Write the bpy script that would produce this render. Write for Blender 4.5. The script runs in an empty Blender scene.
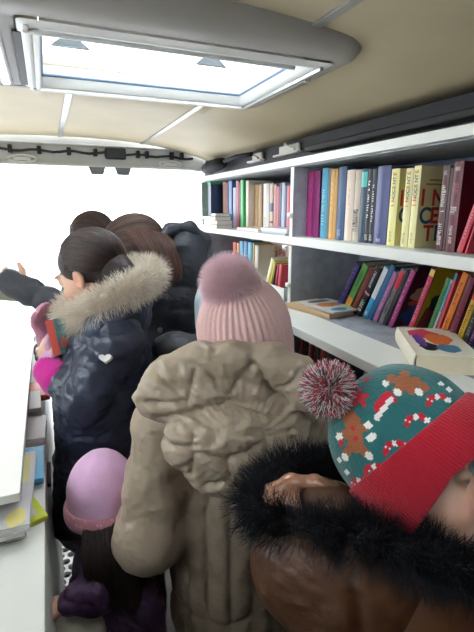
import bpy, bmesh, math, random
import numpy as np
from mathutils import Vector, Matrix
PI = math.pi
S = bpy.context.scene
COL = S.collection
random.seed(7)
RNG = np.random.default_rng(11)

# ------------------------------------------------------------------ camera
CAM_H = 1.5
FPX = 440.0
PITCH = math.atan(108 / FPX)
YAW = math.atan(192 * math.cos(PITCH) / FPX)
cam = bpy.data.cameras.new('camera')
camo = bpy.data.objects.new('camera', cam)
COL.objects.link(camo)
camo.location = (0, 0, CAM_H)
camo.rotation_euler = (PI / 2 - PITCH, 0, -YAW)
cam.sensor_fit = 'VERTICAL'
cam.sensor_height = 36
cam.lens = 36 * FPX / 632
cam.clip_start = 0.02
S.camera = camo
_sp, _cp, _ss, _cs = math.sin(PITCH), math.cos(PITCH), math.sin(YAW), math.cos(YAW)
CF = np.array((_ss * _cp, _cs * _cp, -_sp))
CR = np.array((_cs, -_ss, 0.0))
CU = np.array((_ss * _sp, _cs * _sp, _cp))


def at(x, y, D=None, X=None, Y=None, Z=None):
    """a point of the place: along the sight line of (x, y) to a depth or an axis plane"""
    r = CF + (x - 237) / FPX * CR + (316 - y) / FPX * CU
    t = D if D is not None else X / r[0] if X is not None else Y / r[1] if Y is not None else (Z - CAM_H) / r[2]
    return np.array((0, 0, CAM_H)) + r * t


# ------------------------------------------------------------------ light
world = bpy.data.worlds.new('overcast_sky')
S.world = world
world.use_nodes = True
bg = world.node_tree.nodes['Background']
bg.inputs[0].default_value = (0.93, 0.97, 1.0, 1)
bg.inputs[1].default_value = 2.6
S.view_settings.view_transform = 'Standard'
S.view_settings.look = 'None'
S.view_settings.gamma = 1
S.view_settings.use_curve_mapping = False
S.view_settings.exposure = 2.15


def portal(name, loc, rot, sx, sy):
    l = bpy.data.lights.new(name, 'AREA')
    l.shape = 'RECTANGLE'
    l.size = sx
    l.size_y = sy
    l.cycles.is_portal = True
    o = bpy.data.objects.new(name, l)
    COL.objects.link(o)
    o.location = loc
    o.rotation_euler = rot


portal('hatch_portal', (0.355, 1.37, 1.97), (0, 0, 0), 0.68, 0.50)
portal('added_hatch_portal', (0.45, 0.0, 1.99), (0, 0, 0), 0.60, 0.40)  # sky light through the second hatch, an added opening
portal('doorway_portal', (0.15, 3.22, 0.85), (-PI / 2, 0, 0), 1.8, 1.8)
portal('added_window_portal', (-0.84, 0.85, 1.57), (0, -PI / 2, 0), 0.40, 1.50)  # sky light through the left window, an added opening
S.cycles.max_bounces = 8
S.cycles.diffuse_bounces = 6
S.cycles.sample_clamp_indirect = 8
S.cycles.use_denoising = True


# ------------------------------------------------------------------ materials
MATS = {}


def srgb(c):
    return tuple(((v / 255) / 12.92 if v / 255 <= 0.04045 else ((v / 255 + 0.055) / 1.055) ** 2.4) for v in c)


def mat(name, rgb=None, rough=0.6, metal=0.0, bump=None, var=None, sheen=0.0, vcol=False, trans=0.0, spec=0.5, wrinkle=None, emit=None, aniso=None, sss=0.0):
    """procedural material; rgb in sRGB 0..255; bump=(scale,strength,distance); var=(scale,amount)"""
    if name in MATS:
        return MATS[name]
    m = bpy.data.materials.new(name)
    m.use_nodes = True
    nt = m.node_tree
    b = nt.nodes['Principled BSDF']
    b.inputs['Roughness'].default_value = rough
    b.inputs['Metallic'].default_value = metal
    b.inputs['Specular IOR Level'].default_value = spec
    if sheen:
        b.inputs['Sheen Weight'].default_value = sheen
    if trans:
        b.inputs['Transmission Weight'].default_value = trans
    if sss:
        b.inputs['Subsurface Weight'].default_value = sss
        b.inputs['Subsurface Radius'].default_value = (0.01, 0.004, 0.002)
        b.inputs['Subsurface Scale'].default_value = 0.6
    tc = nt.nodes.new('ShaderNodeTexCoord')
    col = None
    if vcol:
        a = nt.nodes.new('ShaderNodeVertexColor')
        a.layer_name = 'Col'
        col = a.outputs['Color']
    elif rgb is not None:
        c = srgb(rgb)
        b.inputs['Base Color'].default_value = (*c, 1)
    if var:
        n = nt.nodes.new('ShaderNodeTexNoise')
        n.inputs['Scale'].default_value = var[0]
        n.inputs['Detail'].default_value = 5
        nt.links.new(tc.outputs['Object'], n.inputs['Vector'])
        r = nt.nodes.new('ShaderNodeMapRange')
        r.inputs['From Min'].default_value = 0.3
        r.inputs['From Max'].default_value = 0.7
        r.inputs['To Min'].default_value = 1 - var[1]
        r.inputs['To Max'].default_value = 1 + var[1]
        nt.links.new(n.outputs['Fac'], r.inputs['Value'])
        mx = nt.nodes.new('ShaderNodeVectorMath')
        mx.operation = 'SCALE'
        if col is not None:
            nt.links.new(col, mx.inputs[0])
        else:
            mx.inputs[0].default_value = srgb(rgb)
        nt.links.new(r.outputs['Result'], mx.inputs['Scale'])
        col = mx.outputs['Vector']
    if col is not None:
        nt.links.new(col, b.inputs['Base Color'])
    prev = None
    for bb in (bump if isinstance(bump, list) else [bump] if bump else []):
        if len(bb) > 3 and bb[3] == 'voro':
            n = nt.nodes.new('ShaderNodeTexVoronoi')
            n.feature = 'F1'
            n.inputs['Scale'].default_value = bb[0]
            n.inputs['Detail'].default_value = 1
        else:
            n = nt.nodes.new('ShaderNodeTexNoise')
            n.inputs['Scale'].default_value = bb[0]
            n.inputs['Detail'].default_value = 4
        if len(bb) > 3 and bb[3] == 'ridge':
            n.noise_type = 'RIDGED_MULTIFRACTAL'
            n.inputs['Detail'].default_value = 3
        vec = tc.outputs['Object']
        if len(bb) > 4:
            mp = nt.nodes.new('ShaderNodeMapping')
            mp.inputs['Scale'].default_value = bb[4]
            nt.links.new(vec, mp.inputs['Vector'])
            vec = mp.outputs['Vector']
        nt.links.new(vec, n.inputs['Vector'])
        bp = nt.nodes.new('ShaderNodeBump')
        bp.inputs['Strength'].default_value = bb[1]
        bp.inputs['Distance'].default_value = bb[2]
        nt.links.new(n.outputs['Distance' if n.bl_idname == 'ShaderNodeTexVoronoi' else 'Fac'], bp.inputs['Height'])
        if prev:
            nt.links.new(prev, bp.inputs['Normal'])
        prev = bp.outputs['Normal']
    if prev:
        nt.links.new(prev, b.inputs['Normal'])
    if emit:
        b.inputs['Emission Color'].default_value = (*srgb(emit[0]), 1)
        b.inputs['Emission Strength'].default_value = emit[1]
    MATS[name] = m
    return m


# ------------------------------------------------------------------ object helpers
def tag(o, label=None, cat=None, group=None, kind=None):
    if label:
        o['label'] = label
    if cat:
        o['category'] = cat
    if group:
        o['group'] = group
    if kind:
        o['kind'] = kind
    return o


def empty(name, loc=(0, 0, 0), label=None, cat=None, group=None):
    o = bpy.data.objects.new(name, None)
    COL.objects.link(o)
    o.location = loc
    o.empty_display_size = 0.05
    return tag(o, label, cat, group)


def link(name, me, m, parent=None):
    o = bpy.data.objects.new(name, me)
    COL.objects.link(o)
    if m is not None:
        for x in (m if isinstance(m, (list, tuple)) else [m]):
            me.materials.append(x)
    if parent is not None:
        o.parent = parent
        o.matrix_parent_inverse = Matrix.Identity(4)
    return o


def np_mesh(name, V, F, m, parent=None, smooth=True, col=None, origin=None):
    """V (n,3) world coordinates, F (k,3|4); mesh is stored relative to its parent's location"""
    V = np.asarray(V, dtype=np.float64)
    off = np.zeros(3)
    p = parent
    while p is not None:
        off = off + np.array(p.location)
        p = p.parent
    me = bpy.data.meshes.new(name)
    if origin is None and parent is None:
        origin = (V.min(0) + V.max(0)) / 2
        origin[2] = V[:, 2].min()
    org = off if parent is not None else np.array(origin)
    Vl = V - org
    k = F.shape[1]
    me.vertices.add(len(V))
    me.vertices.foreach_set('co', Vl.astype(np.float32).ravel())
    me.loops.add(F.size)
    me.loops.foreach_set('vertex_index', F.astype(np.int32).ravel())
    me.polygons.add(len(F))
    me.polygons.foreach_set('loop_start', np.arange(0, F.size, k, dtype=np.int32))
    me.polygons.foreach_set('loop_total', np.full(len(F), k, dtype=np.int32))
    me.polygons.foreach_set('use_smooth', np.full(len(F), smooth))
    me.update(calc_edges=True)
    if col is not None:
        at_ = me.color_attributes.new('Col', 'FLOAT_COLOR', 'POINT')
        c4 = np.ones((len(V), 4), dtype=np.float32)
        c4[:, :3] = col
        at_.data.foreach_set('color', c4.ravel())
    o = link(name, me, m, parent)
    if parent is None:
        o.location = org
    return o


class MB:
    """collects shapes into one mesh, in world coordinates (or local ones with local=True)"""

    def __init__(s):
        s.bm = bmesh.new()

    def box(s, lo, hi, bev=0.0, M=None, seg=2):
        r = bmesh.ops.create_cube(s.bm, size=1)
        vs = r['verts']
        lo, hi = Vector(lo), Vector(hi)
        for v in vs:
            v.co = Vector(((v.co[i] + 0.5) * (hi[i] - lo[i]) + lo[i]) for i in range(3))
        if bev:
            es = list({e for v in vs for e in v.link_edges})
            g = bmesh.ops.bevel(s.bm, geom=es, offset=bev, segments=seg, affect='EDGES', profile=0.5)
            vs = list({v for f in g['faces'] for v in f.verts} | {v for v in vs if v.is_valid})
        if M is not None:
            bmesh.ops.transform(s.bm, matrix=M, verts=vs)
        return s

    def prism(s, pts, z0, z1, M=None, axis='z'):
        """outline pts (x,y) extruded z0..z1"""
        a = [s.bm.verts.new((p[0], p[1], z0)) for p in pts]
        b = [s.bm.verts.new((p[0], p[1], z1)) for p in pts]
        n = len(pts)
        s.bm.faces.new(a[::-1])
        s.bm.faces.new(b)
        for i in range(n):
            s.bm.faces.new((a[i], a[(i + 1) % n], b[(i + 1) % n], b[i]))
        if M is not None:
            bmesh.ops.transform(s.bm, matrix=M, verts=a + b)
        return s

    def tube(s, pts, r, n=10, closed=False):
        pts = [Vector(p) for p in pts]
        rings = []
        for i, p in enumerate(pts):
            if closed:
                t = pts[(i + 1) % len(pts)] - pts[i - 1]
            else:
                t = pts[min(i + 1, len(pts) - 1)] - pts[max(i - 1, 0)]
            t.normalize()
            a = t.cross(Vector((0, 0, 1)))
            if a.length < 0.1:
                a = t.cross(Vector((0, 1, 0)))
            a.normalize()
            b = t.cross(a)
            rr = r[i] if isinstance(r, (list, tuple)) else r
            rings.append([s.bm.verts.new(p + (a * math.cos(2 * PI * k / n) + b * math.sin(2 * PI * k / n)) * rr) for k in range(n)])
        m = len(rings)
        for i in range(m if closed else m - 1):
            A, B = rings[i], rings[(i + 1) % m]
            for k in range(n):
                s.bm.faces.new((A[k], A[(k + 1) % n], B[(k + 1) % n], B[k]))
        if not closed:
            s.bm.faces.new(rings[0][::-1])
            s.bm.faces.new(rings[-1])
        return s

    def build(s, name, m, parent=None, smooth=False, origin=None, local=False):
        bmesh.ops.recalc_face_normals(s.bm, faces=s.bm.faces)
        if smooth:
            for f in s.bm.faces:
                f.smooth = True
        off = Vector((0, 0, 0))
        if not local:
            p = parent
            while p is not None:
                off = off + p.location
                p = p.parent
            if parent is None:
                if origin is None:
                    c = [v.co for v in s.bm.verts]
                    origin = ((min(v.x for v in c) + max(v.x for v in c)) / 2, (min(v.y for v in c) + max(v.y for v in c)) / 2, min(v.z for v in c))
                off = Vector(origin)
            bmesh.ops.translate(s.bm, verts=s.bm.verts, vec=-off)
        me = bpy.data.meshes.new(name)
        s.bm.to_mesh(me)
        s.bm.free()
        o = link(name, me, m, parent)
        if parent is None and not local:
            o.location = off
        return o


# ------------------------------------------------------------------ noise
_T = np.random.default_rng(3).random(4096).astype(np.float32)


def vnoise(P):
    P = np.asarray(P, dtype=np.float64)
    i = np.floor(P).astype(np.int64)
    f = P - i
    f = f * f * (3 - 2 * f)
    out = 0
    for dx in (0, 1):
        for dy in (0, 1):
            for dz in (0, 1):
                h = ((i[..., 0] + dx) * 73856093) ^ ((i[..., 1] + dy) * 19349663) ^ ((i[..., 2] + dz) * 83492791)
                w = (f[..., 0] if dx else 1 - f[..., 0]) * (f[..., 1] if dy else 1 - f[..., 1]) * (f[..., 2] if dz else 1 - f[..., 2])
                out = out + _T[h & 4095] * w
    return out


def fbm(P, o=3):
    a, s, t = 0.5, 0, 0
    for k in range(o):
        s = s + a * vnoise(P * 2 ** k + 17 * k)
        t += a
        a *= 0.5
    return s / t


def ridge(P, o=2):
    a, s, t = 0.6, 0, 0
    for k in range(o):
        s = s + a * (1 - np.abs(2 * vnoise(P * 2 ** k + 9.7 * k) - 1)) ** 2
        t += a
        a *= 0.5
    return s / t


def crumple(P, freq, amp, warp=.35, seed=0):
    """faceted cloth creases: cones around scattered points, sharp where they meet"""
    Q = np.asarray(P) * np.array(freq if hasattr(freq, '__len__') else (freq,) * 3)
    Q = Q + warp * np.stack([vnoise(Q * .8 + 3.1), vnoise(Q * .8 + 7.7), vnoise(Q * .8 + 12.3)], -1) * 2
    i0 = np.floor(Q).astype(np.int64)
    d1 = np.full(len(Q), 9.0)
    d2 = np.full(len(Q), 9.0)
    for dx in (-1, 0, 1):
        for dy in (-1, 0, 1):
            for dz in (-1, 0, 1):
                c = i0 + np.array((dx, dy, dz))
                h = (c[:, 0] * 73856093) ^ (c[:, 1] * 19349663) ^ (c[:, 2] * 83492791) ^ (seed * 977)
                pt = c + np.stack([_T[h & 4095], _T[(h * 31 + 7) & 4095], _T[(h * 57 + 13) & 4095]], -1)
                d = np.linalg.norm(Q - pt, axis=1)
                m = d < d1
                d2 = np.where(m, d1, np.minimum(d2, d))
                d1 = np.where(m, d, d1)
    return amp * (np.clip(d2 - d1, 0, .5) * -1.2 + .3 + (d1 - .5) * .4)


# ------------------------------------------------------------------ smooth solids from distance fields
def frame(fwd, up=(0, 0, 1)):
    f = np.array(tuple(fwd) + (0,) * (3 - len(fwd)), float)
    f /= np.linalg.norm(f)
    u = np.array(up, float)
    u -= f * u.dot(f)
    u /= np.linalg.norm(u)
    return np.stack([np.cross(f, u), f, u], 1)      # columns: right, forward, up


def frame_up(up, fwd):
    u = np.array(up, float)
    u /= np.linalg.norm(u)
    f = np.array(fwd, float)
    f -= u * f.dot(u)
    f /= np.linalg.norm(f)
    return np.stack([np.cross(f, u), f, u], 1)


class Field:
    def __init__(s, v):
        s.v = v
        s.ops = []

    def ell(s, c, r, R=None, k=0.02, mode='u'):
        c = np.array(c, float)
        r = np.array(r if hasattr(r, '__len__') else (r, r, r), float)
        ext = np.full(3, r.max()) if R is not None else r

        def fn(P):
            q = P - c
            if R is not None:
                q = q @ R
            k0 = np.sqrt(((q / r) ** 2).sum(-1))
            k1 = np.sqrt(((q / r ** 2) ** 2).sum(-1)) + 1e-9
            return k0 * (k0 - 1) / k1
        s.ops.append((fn, c - ext, c + ext, k, mode))
        return s

    def cap(s, a, b, ra, rb=None, k=0.02, mode='u', sq=None):
        a = np.array(a, float)
        b = np.array(b, float)
        rb = ra if rb is None else rb
        rm = max(ra, rb)

        def fn(P):
            ap = P - a
            ab = b - a
            t = np.clip((ap @ ab) / (ab @ ab + 1e-12), 0, 1)
            d = ap - t[..., None] * ab
            if sq is not None:
                n, q = sq
                n = np.array(n, float)
                n = n / np.linalg.norm(n)
                d = d + (d @ n)[..., None] * n * (1 / q - 1)
            return np.sqrt((d ** 2).sum(-1)) - (ra + (rb - ra) * t)
        s.ops.append((fn, np.minimum(a, b) - rm, np.maximum(a, b) + rm, k, mode))
        return s

    def chain(s, pts, rs, k=0.02, mode='u', sq=None):
        for i in range(len(pts) - 1):
            r0 = rs[i] if hasattr(rs, '__len__') else rs
            r1 = rs[i + 1] if hasattr(rs, '__len__') else rs
            s.cap(pts[i], pts[i + 1], r0, r1, k, mode, sq)
        return s

    def mesh(s):
        v = s.v
        us = [o for o in s.ops if o[4] == 'u']
        lo = np.min([o[1] for o in us], 0) - 4 * v - 0.01
        hi = np.max([o[2] for o in us], 0) + 4 * v + 0.01
        n = np.ceil((hi - lo) / v).astype(int) + 1
        f = np.full(n, 0.5, dtype=np.float32)
        ax = [lo[i] + np.arange(n[i]) * v for i in range(3)]
        for fn, a, b, k, mode in s.ops:
            pad = k + 3 * v
            i0 = np.clip(np.floor((a - pad - lo) / v).astype(int), 0, n - 1)
            i1 = np.clip(np.ceil((b + pad - lo) / v).astype(int) + 1, 1, n)
            if (i1 <= i0).any():
                continue
            sl = tuple(slice(i0[i], i1[i]) for i in range(3))
            P = np.stack(np.meshgrid(*[ax[i][sl[i]] for i in range(3)], indexing='ij'), -1)
            d = fn(P)
            g = f[sl]
            if mode == 'u':
                h = np.clip(0.5 + 0.5 * (g - d) / k, 0, 1)
                f[sl] = g * (1 - h) + d * h - k * h * (1 - h)
            else:
                d = -d
                h = np.clip(0.5 - 0.5 * (g - d) / k, 0, 1)
                f[sl] = g * (1 - h) + d * h + k * h * (1 - h)
        return nets(f, lo, v)


def nets(f, lo, v):
    ins = f < 0
    c = [f[a:f.shape[0] - 1 + a, b:f.shape[1] - 1 + b, d:f.shape[2] - 1 + d] for a in (0, 1) for b in (0, 1) for d in (0, 1)]
    cnt = sum((x < 0).astype(np.int8) for x in c)
    act = (cnt > 0) & (cnt < 8)
    idx = np.full(act.shape, -1, dtype=np.int64)
    I = np.argwhere(act)
    idx[act] = np.arange(len(I))
    cv = np.stack([x[act] for x in c], 1)
    offs = np.array([(a, b, d) for a in (0, 1) for b in (0, 1) for d in (0, 1)], float)
    acc = np.zeros((len(I), 3))
    w = np.zeros(len(I))
    for i in range(8):
        for j in range(i + 1, 8):
            if np.abs(offs[i] - offs[j]).sum() == 1:
                m = (cv[:, i] < 0) != (cv[:, j] < 0)
                t = cv[m, i] / (cv[m, i] - cv[m, j])
                acc[m] += offs[i] + t[:, None] * (offs[j] - offs[i])
                w[m] += 1
    V = lo + (I + acc / w[:, None]) * v
    Q = []
    for axis in range(3):
        a = [slice(None)] * 3
        b = [slice(None)] * 3
        a[axis] = slice(0, -1)
        b[axis] = slice(1, None)
        A, B = ins[tuple(a)], ins[tuple(b)]
        e = A != B
        u, w2 = (axis + 1) % 3, (axis + 2) % 3
        E = np.argwhere(e)
        ok = (E[:, u] > 0) & (E[:, w2] > 0) & (E[:, u] < idx.shape[u]) & (E[:, w2] < idx.shape[w2])
        E = E[ok]

        def g(du, dw):
            x = E.copy()
            x[:, u] -= du
            x[:, w2] -= dw
            return idx[x[:, 0], x[:, 1], x[:, 2]]
        q = np.stack([g(1, 1), g(0, 1), g(0, 0), g(1, 0)], 1)
        fl = B[E[:, 0], E[:, 1], E[:, 2]]
        q[fl] = q[fl][:, ::-1]
        Q.append(q)
    Q = np.concatenate(Q)
    Q = Q[(Q >= 0).all(1)]
    vol = (V[Q[:, 0]] * np.cross(V[Q[:, 1]], V[Q[:, 2]])).sum() + (V[Q[:, 0]] * np.cross(V[Q[:, 2]], V[Q[:, 3]])).sum()
    if vol < 0:
        Q = Q[:, ::-1].copy()
    return V, Q


def normals(V, Q):
    n = np.cross(V[Q[:, 2]] - V[Q[:, 0]], V[Q[:, 3]] - V[Q[:, 1]])
    N = np.zeros_like(V)
    for k in range(4):
        np.add.at(N, Q[:, k], n)
    return N / (np.linalg.norm(N, axis=1, keepdims=True) + 1e-12)


def relax(V, Q, it=2, lam=0.5):
    for _ in range(it):
        A = np.zeros_like(V)
        c = np.zeros(len(V))
        for k in range(4):
            np.add.at(A, Q[:, k], V[Q[:, (k + 1) % 4]] + V[Q[:, (k - 1) % 4]])
            np.add.at(c, Q[:, k], 2)
        V = V + lam * (A / c[:, None] - V)
    return V


def solid(name, fld, m, parent, disp=None, it=2, col=None):
    V, Q = fld.mesh()
    V = relax(V, Q, it)
    if disp is not None:
        V = V + normals(V, Q) * disp(V)[:, None]
    return np_mesh(name, V, Q, m, parent, True, col(V) if col is not None else None)


# ------------------------------------------------------------------ strands (hair, fur, yarn) as real tapered fibres
def strands(name, paths, rad, m, parent, cols=None, taper=0.15):
    """paths (N,S,3); rad scalar or (N,)"""
    N, Sn, _ = paths.shape
    t = np.gradient(paths, axis=1)
    t /= np.linalg.norm(t, axis=2, keepdims=True) + 1e-9
    ref = RNG.normal(size=(N, 1, 3))
    a = np.cross(t, np.broadcast_to(ref, t.shape))
    a /= np.linalg.norm(a, axis=2, keepdims=True) + 1e-9
    b = np.cross(t, a)
    r = np.ones((N, 1)) * (rad if np.isscalar(rad) else rad[:, None])
    r = r * np.linspace(1, taper, Sn)[None, :] ** 0.7
    V = np.stack([paths + r[..., None] * (a * math.cos(x) + b * math.sin(x)) for x in (0, 2 * PI / 3, 4 * PI / 3)], 2)  # N,S,3,3
    V = V.reshape(-1, 3)
    base = (np.arange(N) * Sn * 3)[:, None, None] + (np.arange(Sn - 1) * 3)[None, :, None]
    k = np.arange(3)[None, None, :]
    k2 = (k + 1) % 3
    Q = np.stack([base + k, base + k2, base + 3 + k2, base + 3 + k], -1).reshape(-1, 4)
    col = None
    if cols is not None:
        if cols.ndim == 2:
            col = np.repeat(cols, Sn * 3, axis=0)
        else:
            col = np.repeat(cols.reshape(-1, 3), 3, axis=0)
    return np_mesh(name, V, Q, m, parent, True, col)


def unit(n):
    v = RNG.normal(size=(n, 3))
    return v / np.linalg.norm(v, axis=1, keepdims=True)


def fur_paths(P, D, L, seg=5, curl=0.25, grav=0.15, clump=None):
    """P roots, D unit directions, L lengths (n,)"""
    n = len(P)
    out = np.zeros((n, seg, 3))
    out[:, 0] = P
    d = D.copy()
    for s in range(1, seg):
        d = d + RNG.normal(size=(n, 3)) * curl * 0.35 + np.array((0, 0, -grav)) / seg
        if clump is not None:
            d = d + clump * 0.3
        d /= np.linalg.norm(d, axis=1, keepdims=True)
        out[:, s] = out[:, s - 1] + d * (L / (seg - 1))[:, None]
    return out


def resample(pts, n):
    pts = np.array(pts, float)
    d = np.r_[0, np.cumsum(np.linalg.norm(np.diff(pts, axis=0), axis=1))]
    # Catmull-Rom through the points
    m = len(pts)
    u = np.interp(np.linspace(0, d[-1], n), d, np.arange(m))
    i = np.clip(u.astype(int), 0, m - 2)
    t = (u - i)[:, None]
    p0 = pts[np.clip(i - 1, 0, m - 1)]
    p1, p2 = pts[i], pts[i + 1]
    p3 = pts[np.clip(i + 2, 0, m - 1)]
    return 0.5 * ((2 * p1) + (-p0 + p2) * t + (2 * p0 - 5 * p1 + 4 * p2 - p3) * t ** 2 + (-p0 + 3 * p1 - 3 * p2 + p3) * t ** 3)


def lock_hair(name, guides, rads, n, m, parent, c0, c1, seg=14, rad=0.0006, wave=0.0, jit=0.004):
    """hair that follows guide curves, each guide with a lock radius along it"""
    G = [resample(g, seg) for g in guides]
    per = n // len(G)
    P, C = [], []
    for gi, g in enumerate(G):
        rr = np.interp(np.linspace(0, 1, seg), np.linspace(0, 1, len(rads[gi])), rads[gi])
        off = unit(per) * RNG.random((per, 1)) ** 0.4
        p = g[None] + off[:, None, :] * rr[None, :, None]
        ph = RNG.random((per, 1)) * 0.8 + gi * 1.7
        s = np.linspace(0, 1, seg)[None, :]
        w = np.sin(s * 14 + ph * 2)[..., None] * unit(1)[None] * wave * s[..., None]
        p = p + w + RNG.normal(size=(per, 1, 3)) * jit * s[..., None]
        P.append(p)
        mixv = np.clip(RNG.random((per, 1)) * 0.6 + 0.4 * RNG.random(), 0, 1)
        C.append(np.array(srgb(c0)) * (1 - mixv) + np.array(srgb(c1)) * mixv)
    return strands(name, np.concatenate(P), rad, m, parent, np.concatenate(C))

# ================================================================== THE VAN
M_ceil = mat('ceiling_ply', (198, 184, 154), 0.55, var=(2.2, 0.10), bump=(60, 0.15, 0.002))
M_alu = mat('brushed_aluminium', (190, 190, 188), 0.35, metal=0.85, bump=(90, 0.1, 0.001))
M_plas = mat('grey_plastic', (168, 165, 160), 0.5, bump=(200, 0.1, 0.001))
M_wplas = mat('white_plastic', (225, 225, 222), 0.4, bump=(150, 0.05, 0.001))
M_black = mat('black_rubber', (22, 24, 28), 0.55, bump=(120, 0.2, 0.001))
M_white = mat('white_laminate', (228, 229, 224), 0.45, var=(5, 0.03), bump=(300, 0.05, 0.0005))
M_grey = mat('grey_board', (160, 166, 174), 0.7, var=(24, 0.16), bump=(180, 0.2, 0.001))
M_dark = mat('dark_wall_metal', (40, 42, 48), 0.55, var=(6, 0.2), bump=(14, 0.3, 0.01))
M_wall = mat('wall_panel', (215, 214, 208), 0.6, var=(3, 0.05))
M_floor = mat('floor_vinyl', (78, 70, 62), 0.7, var=(10, 0.2), bump=(80, 0.3, 0.002))
M_head = mat('painted_header', (205, 208, 210), 0.4, var=(8, 0.06), bump=(20, 0.15, 0.003))
M_snow = mat('wet_asphalt', (140, 142, 146), 0.9, var=(0.6, 0.08), bump=(3, 0.5, 0.05))

XL, XR, YB, YF = -0.80, 1.12, -1.25, 3.12


def roof_z(x):
    return 1.93 - 0.118 * min(1.0, abs(x - 0.17) / 0.95) ** 2.6


# ceiling with the hatch cut out
HX0, HX1, HY0, HY1 = 0.025, 0.69, 1.135, 1.605
GX0, GX1, GY0, GY1 = 0.15, 0.75, -0.20, 0.20  # second opening, added out of view for more light
xs = sorted(set([XL + (XR - XL) * i / 30 for i in range(31)] + [HX0, HX1, GX0, GX1]))
ys = sorted(set([YB, -0.8, GY0, GY1, 0.4, 0.8, 1.0, HY0, 1.37, HY1, 2.1, 2.5, 2.9, 3.10]))
bm = bmesh.new()
vv = {(i, j): bm.verts.new((x, y, roof_z(x))) for i, x in enumerate(xs) for j, y in enumerate(ys)}
for i in range(len(xs) - 1):
    for j in range(len(ys) - 1):
        if xs[i] >= HX0 - 1e-6 and xs[i + 1] <= HX1 + 1e-6 and ys[j] >= HY0 - 1e-6 and ys[j + 1] <= HY1 + 1e-6:
            continue
        if xs[i] >= GX0 - 1e-6 and xs[i + 1] <= GX1 + 1e-6 and ys[j] >= GY0 - 1e-6 and ys[j + 1] <= GY1 + 1e-6:
            continue
        bm.faces.new((vv[i, j], vv[i, j + 1], vv[i + 1, j + 1], vv[i + 1, j]))
for f in bm.faces:
    f.smooth = True
me = bpy.data.meshes.new('ceiling')
bm.to_mesh(me)
bm.free()
o = link('ceiling', me, M_ceil)
md = o.modifiers.new('thick', 'SOLIDIFY')
md.thickness = 0.03
md.offset = -1
tag(o, kind='structure')

tag(MB().box((XL - 0.05, YB, -0.04), (XR + 0.05, YF + 0.06, 0)).build('floor', M_floor), kind='structure')
wl = MB().box((XL - 0.05, YB, 0), (XL, YF, 1.37)).box((XL - 0.05, YB, 1.77), (XL, YF, 1.90))
wl.box((XL - 0.05, YB, 1.37), (XL, 0.10, 1.77)).box((XL - 0.05, 1.60, 1.37), (XL, YF, 1.77))  # gap left for the added window
tag(wl.build('wall_left', M_wall), kind='structure')
tag(MB().box((XL - 0.03, 0.10, 1.37), (XL - 0.02, 1.60, 1.77)).build('added_window_1', mat('added_window_glass', (245, 250, 252), .05, trans=1.0, spec=.3, bump=(3, .02, .001))), kind='structure')  # invented window out of view, added to light the shelves
tag(MB().box((XR, YB, 0), (XR + 0.05, YF, 1.90)).build('wall_right', M_dark), kind='structure')
tag(MB().box((XL, YB - 0.05, 0), (XR, YB, 1.95)).build('wall_back', mat('dark_back_wall', (64, 64, 70), .9, var=(8, .2), bump=(30, .4, .01))), kind='structure')  # unseen wall, made dark to cut light bounced onto the backs
# rear door frame : right jamb, left jamb, header, sill
tag(MB().box((1.07, 3.12, 0), (1.19, 3.20, 1.9), 0.01).build('trim_1', M_head), kind='structure')
tag(MB().box((-0.86, 3.12, 0), (-0.74, 3.20, 1.9), 0.01).build('trim_2', M_head), kind='structure')
hb = MB()
pts = [(x, roof_z(x) + 0.03) for x in np.linspace(-0.84, 1.15, 24)]
prof = [(p[0], p[1]) for p in pts] + [(p[0], 1.762 - 0.012 * abs((p[0] - 0.17) / 0.95) ** 4) for p in pts[::-1]]
hb.prism(prof, 0, 0.07, M=Matrix(((1, 0, 0, 0), (0, 0, 1, 3.12), (0, 1, 0, 0), (0, 0, 0, 1))))
hb.box((-0.74, 3.10, 1.757), (1.0, 3.125, 1.775), 0.005)
hb.box((-0.74, 3.105, 1.88), (1.0, 3.125, 1.893), 0.004)
tag(hb.build('trim_3', M_head), kind='structure')
# outside ground
tag(MB().box((-30, 3.3, -0.65), (30, 60, -0.5)).build('ground', M_snow, origin=(0, 3.3, -0.5)), kind='structure')

# aluminium strips over the ceiling joints
for k, (x, y0, y1) in enumerate([(0.125, 1.70, 3.09), (0.63, 1.70, 3.09), (0.62, 0.25, 1.0), (0.10, 0.25, 1.0)]):
    z = roof_z(x)
    tag(MB().box((x - 0.013, y0, z - 0.006), (x + 0.013, y1, z + 0.001), 0.002).build('trim_%d' % (4 + k), M_alu), kind='structure')

# ---- roof hatch
hatch = empty('roof_hatch', (0.355, 1.37, 1.88), 'large grey-framed roof hatch with a bright clear skylight pane', 'skylight')


def rrect(x0, x1, y0, y1, r, n=8):
    out = []
    for cx, cy, a0 in ((x1 - r, y1 - r, 0), (x0 + r, y1 - r, PI / 2), (x0 + r, y0 + r, PI), (x1 - r, y0 + r, 1.5 * PI)):
        for i in range(n + 1):
            a = a0 + PI / 2 * i / n
            out.append((cx + r * math.cos(a), cy + r * math.sin(a)))
    return out


def ring_loft(name, loops, m, parent, smooth=True):
    """loops: lists of same-length (x,y,z) rings, lofted into one closed skirt"""
    V = np.array([p for l in loops for p in l], float)
    n = len(loops[0])
    Q = []
    for a in range(len(loops) - 1):
        for i in range(n):
            Q.append((a * n + i, a * n + (i + 1) % n, (a + 1) * n + (i + 1) % n, (a + 1) * n + i))
    return np_mesh(name, V, np.array(Q), m, parent, smooth)


OX0, OX1, OY0, OY1 = -0.30, 0.80, 0.985, 1.705


def rr3(dx0, dx1, dy0, dy1, r, z):
    return [(x, y, z) for x, y in rrect(dx0, dx1, dy0, dy1, r)]


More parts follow.
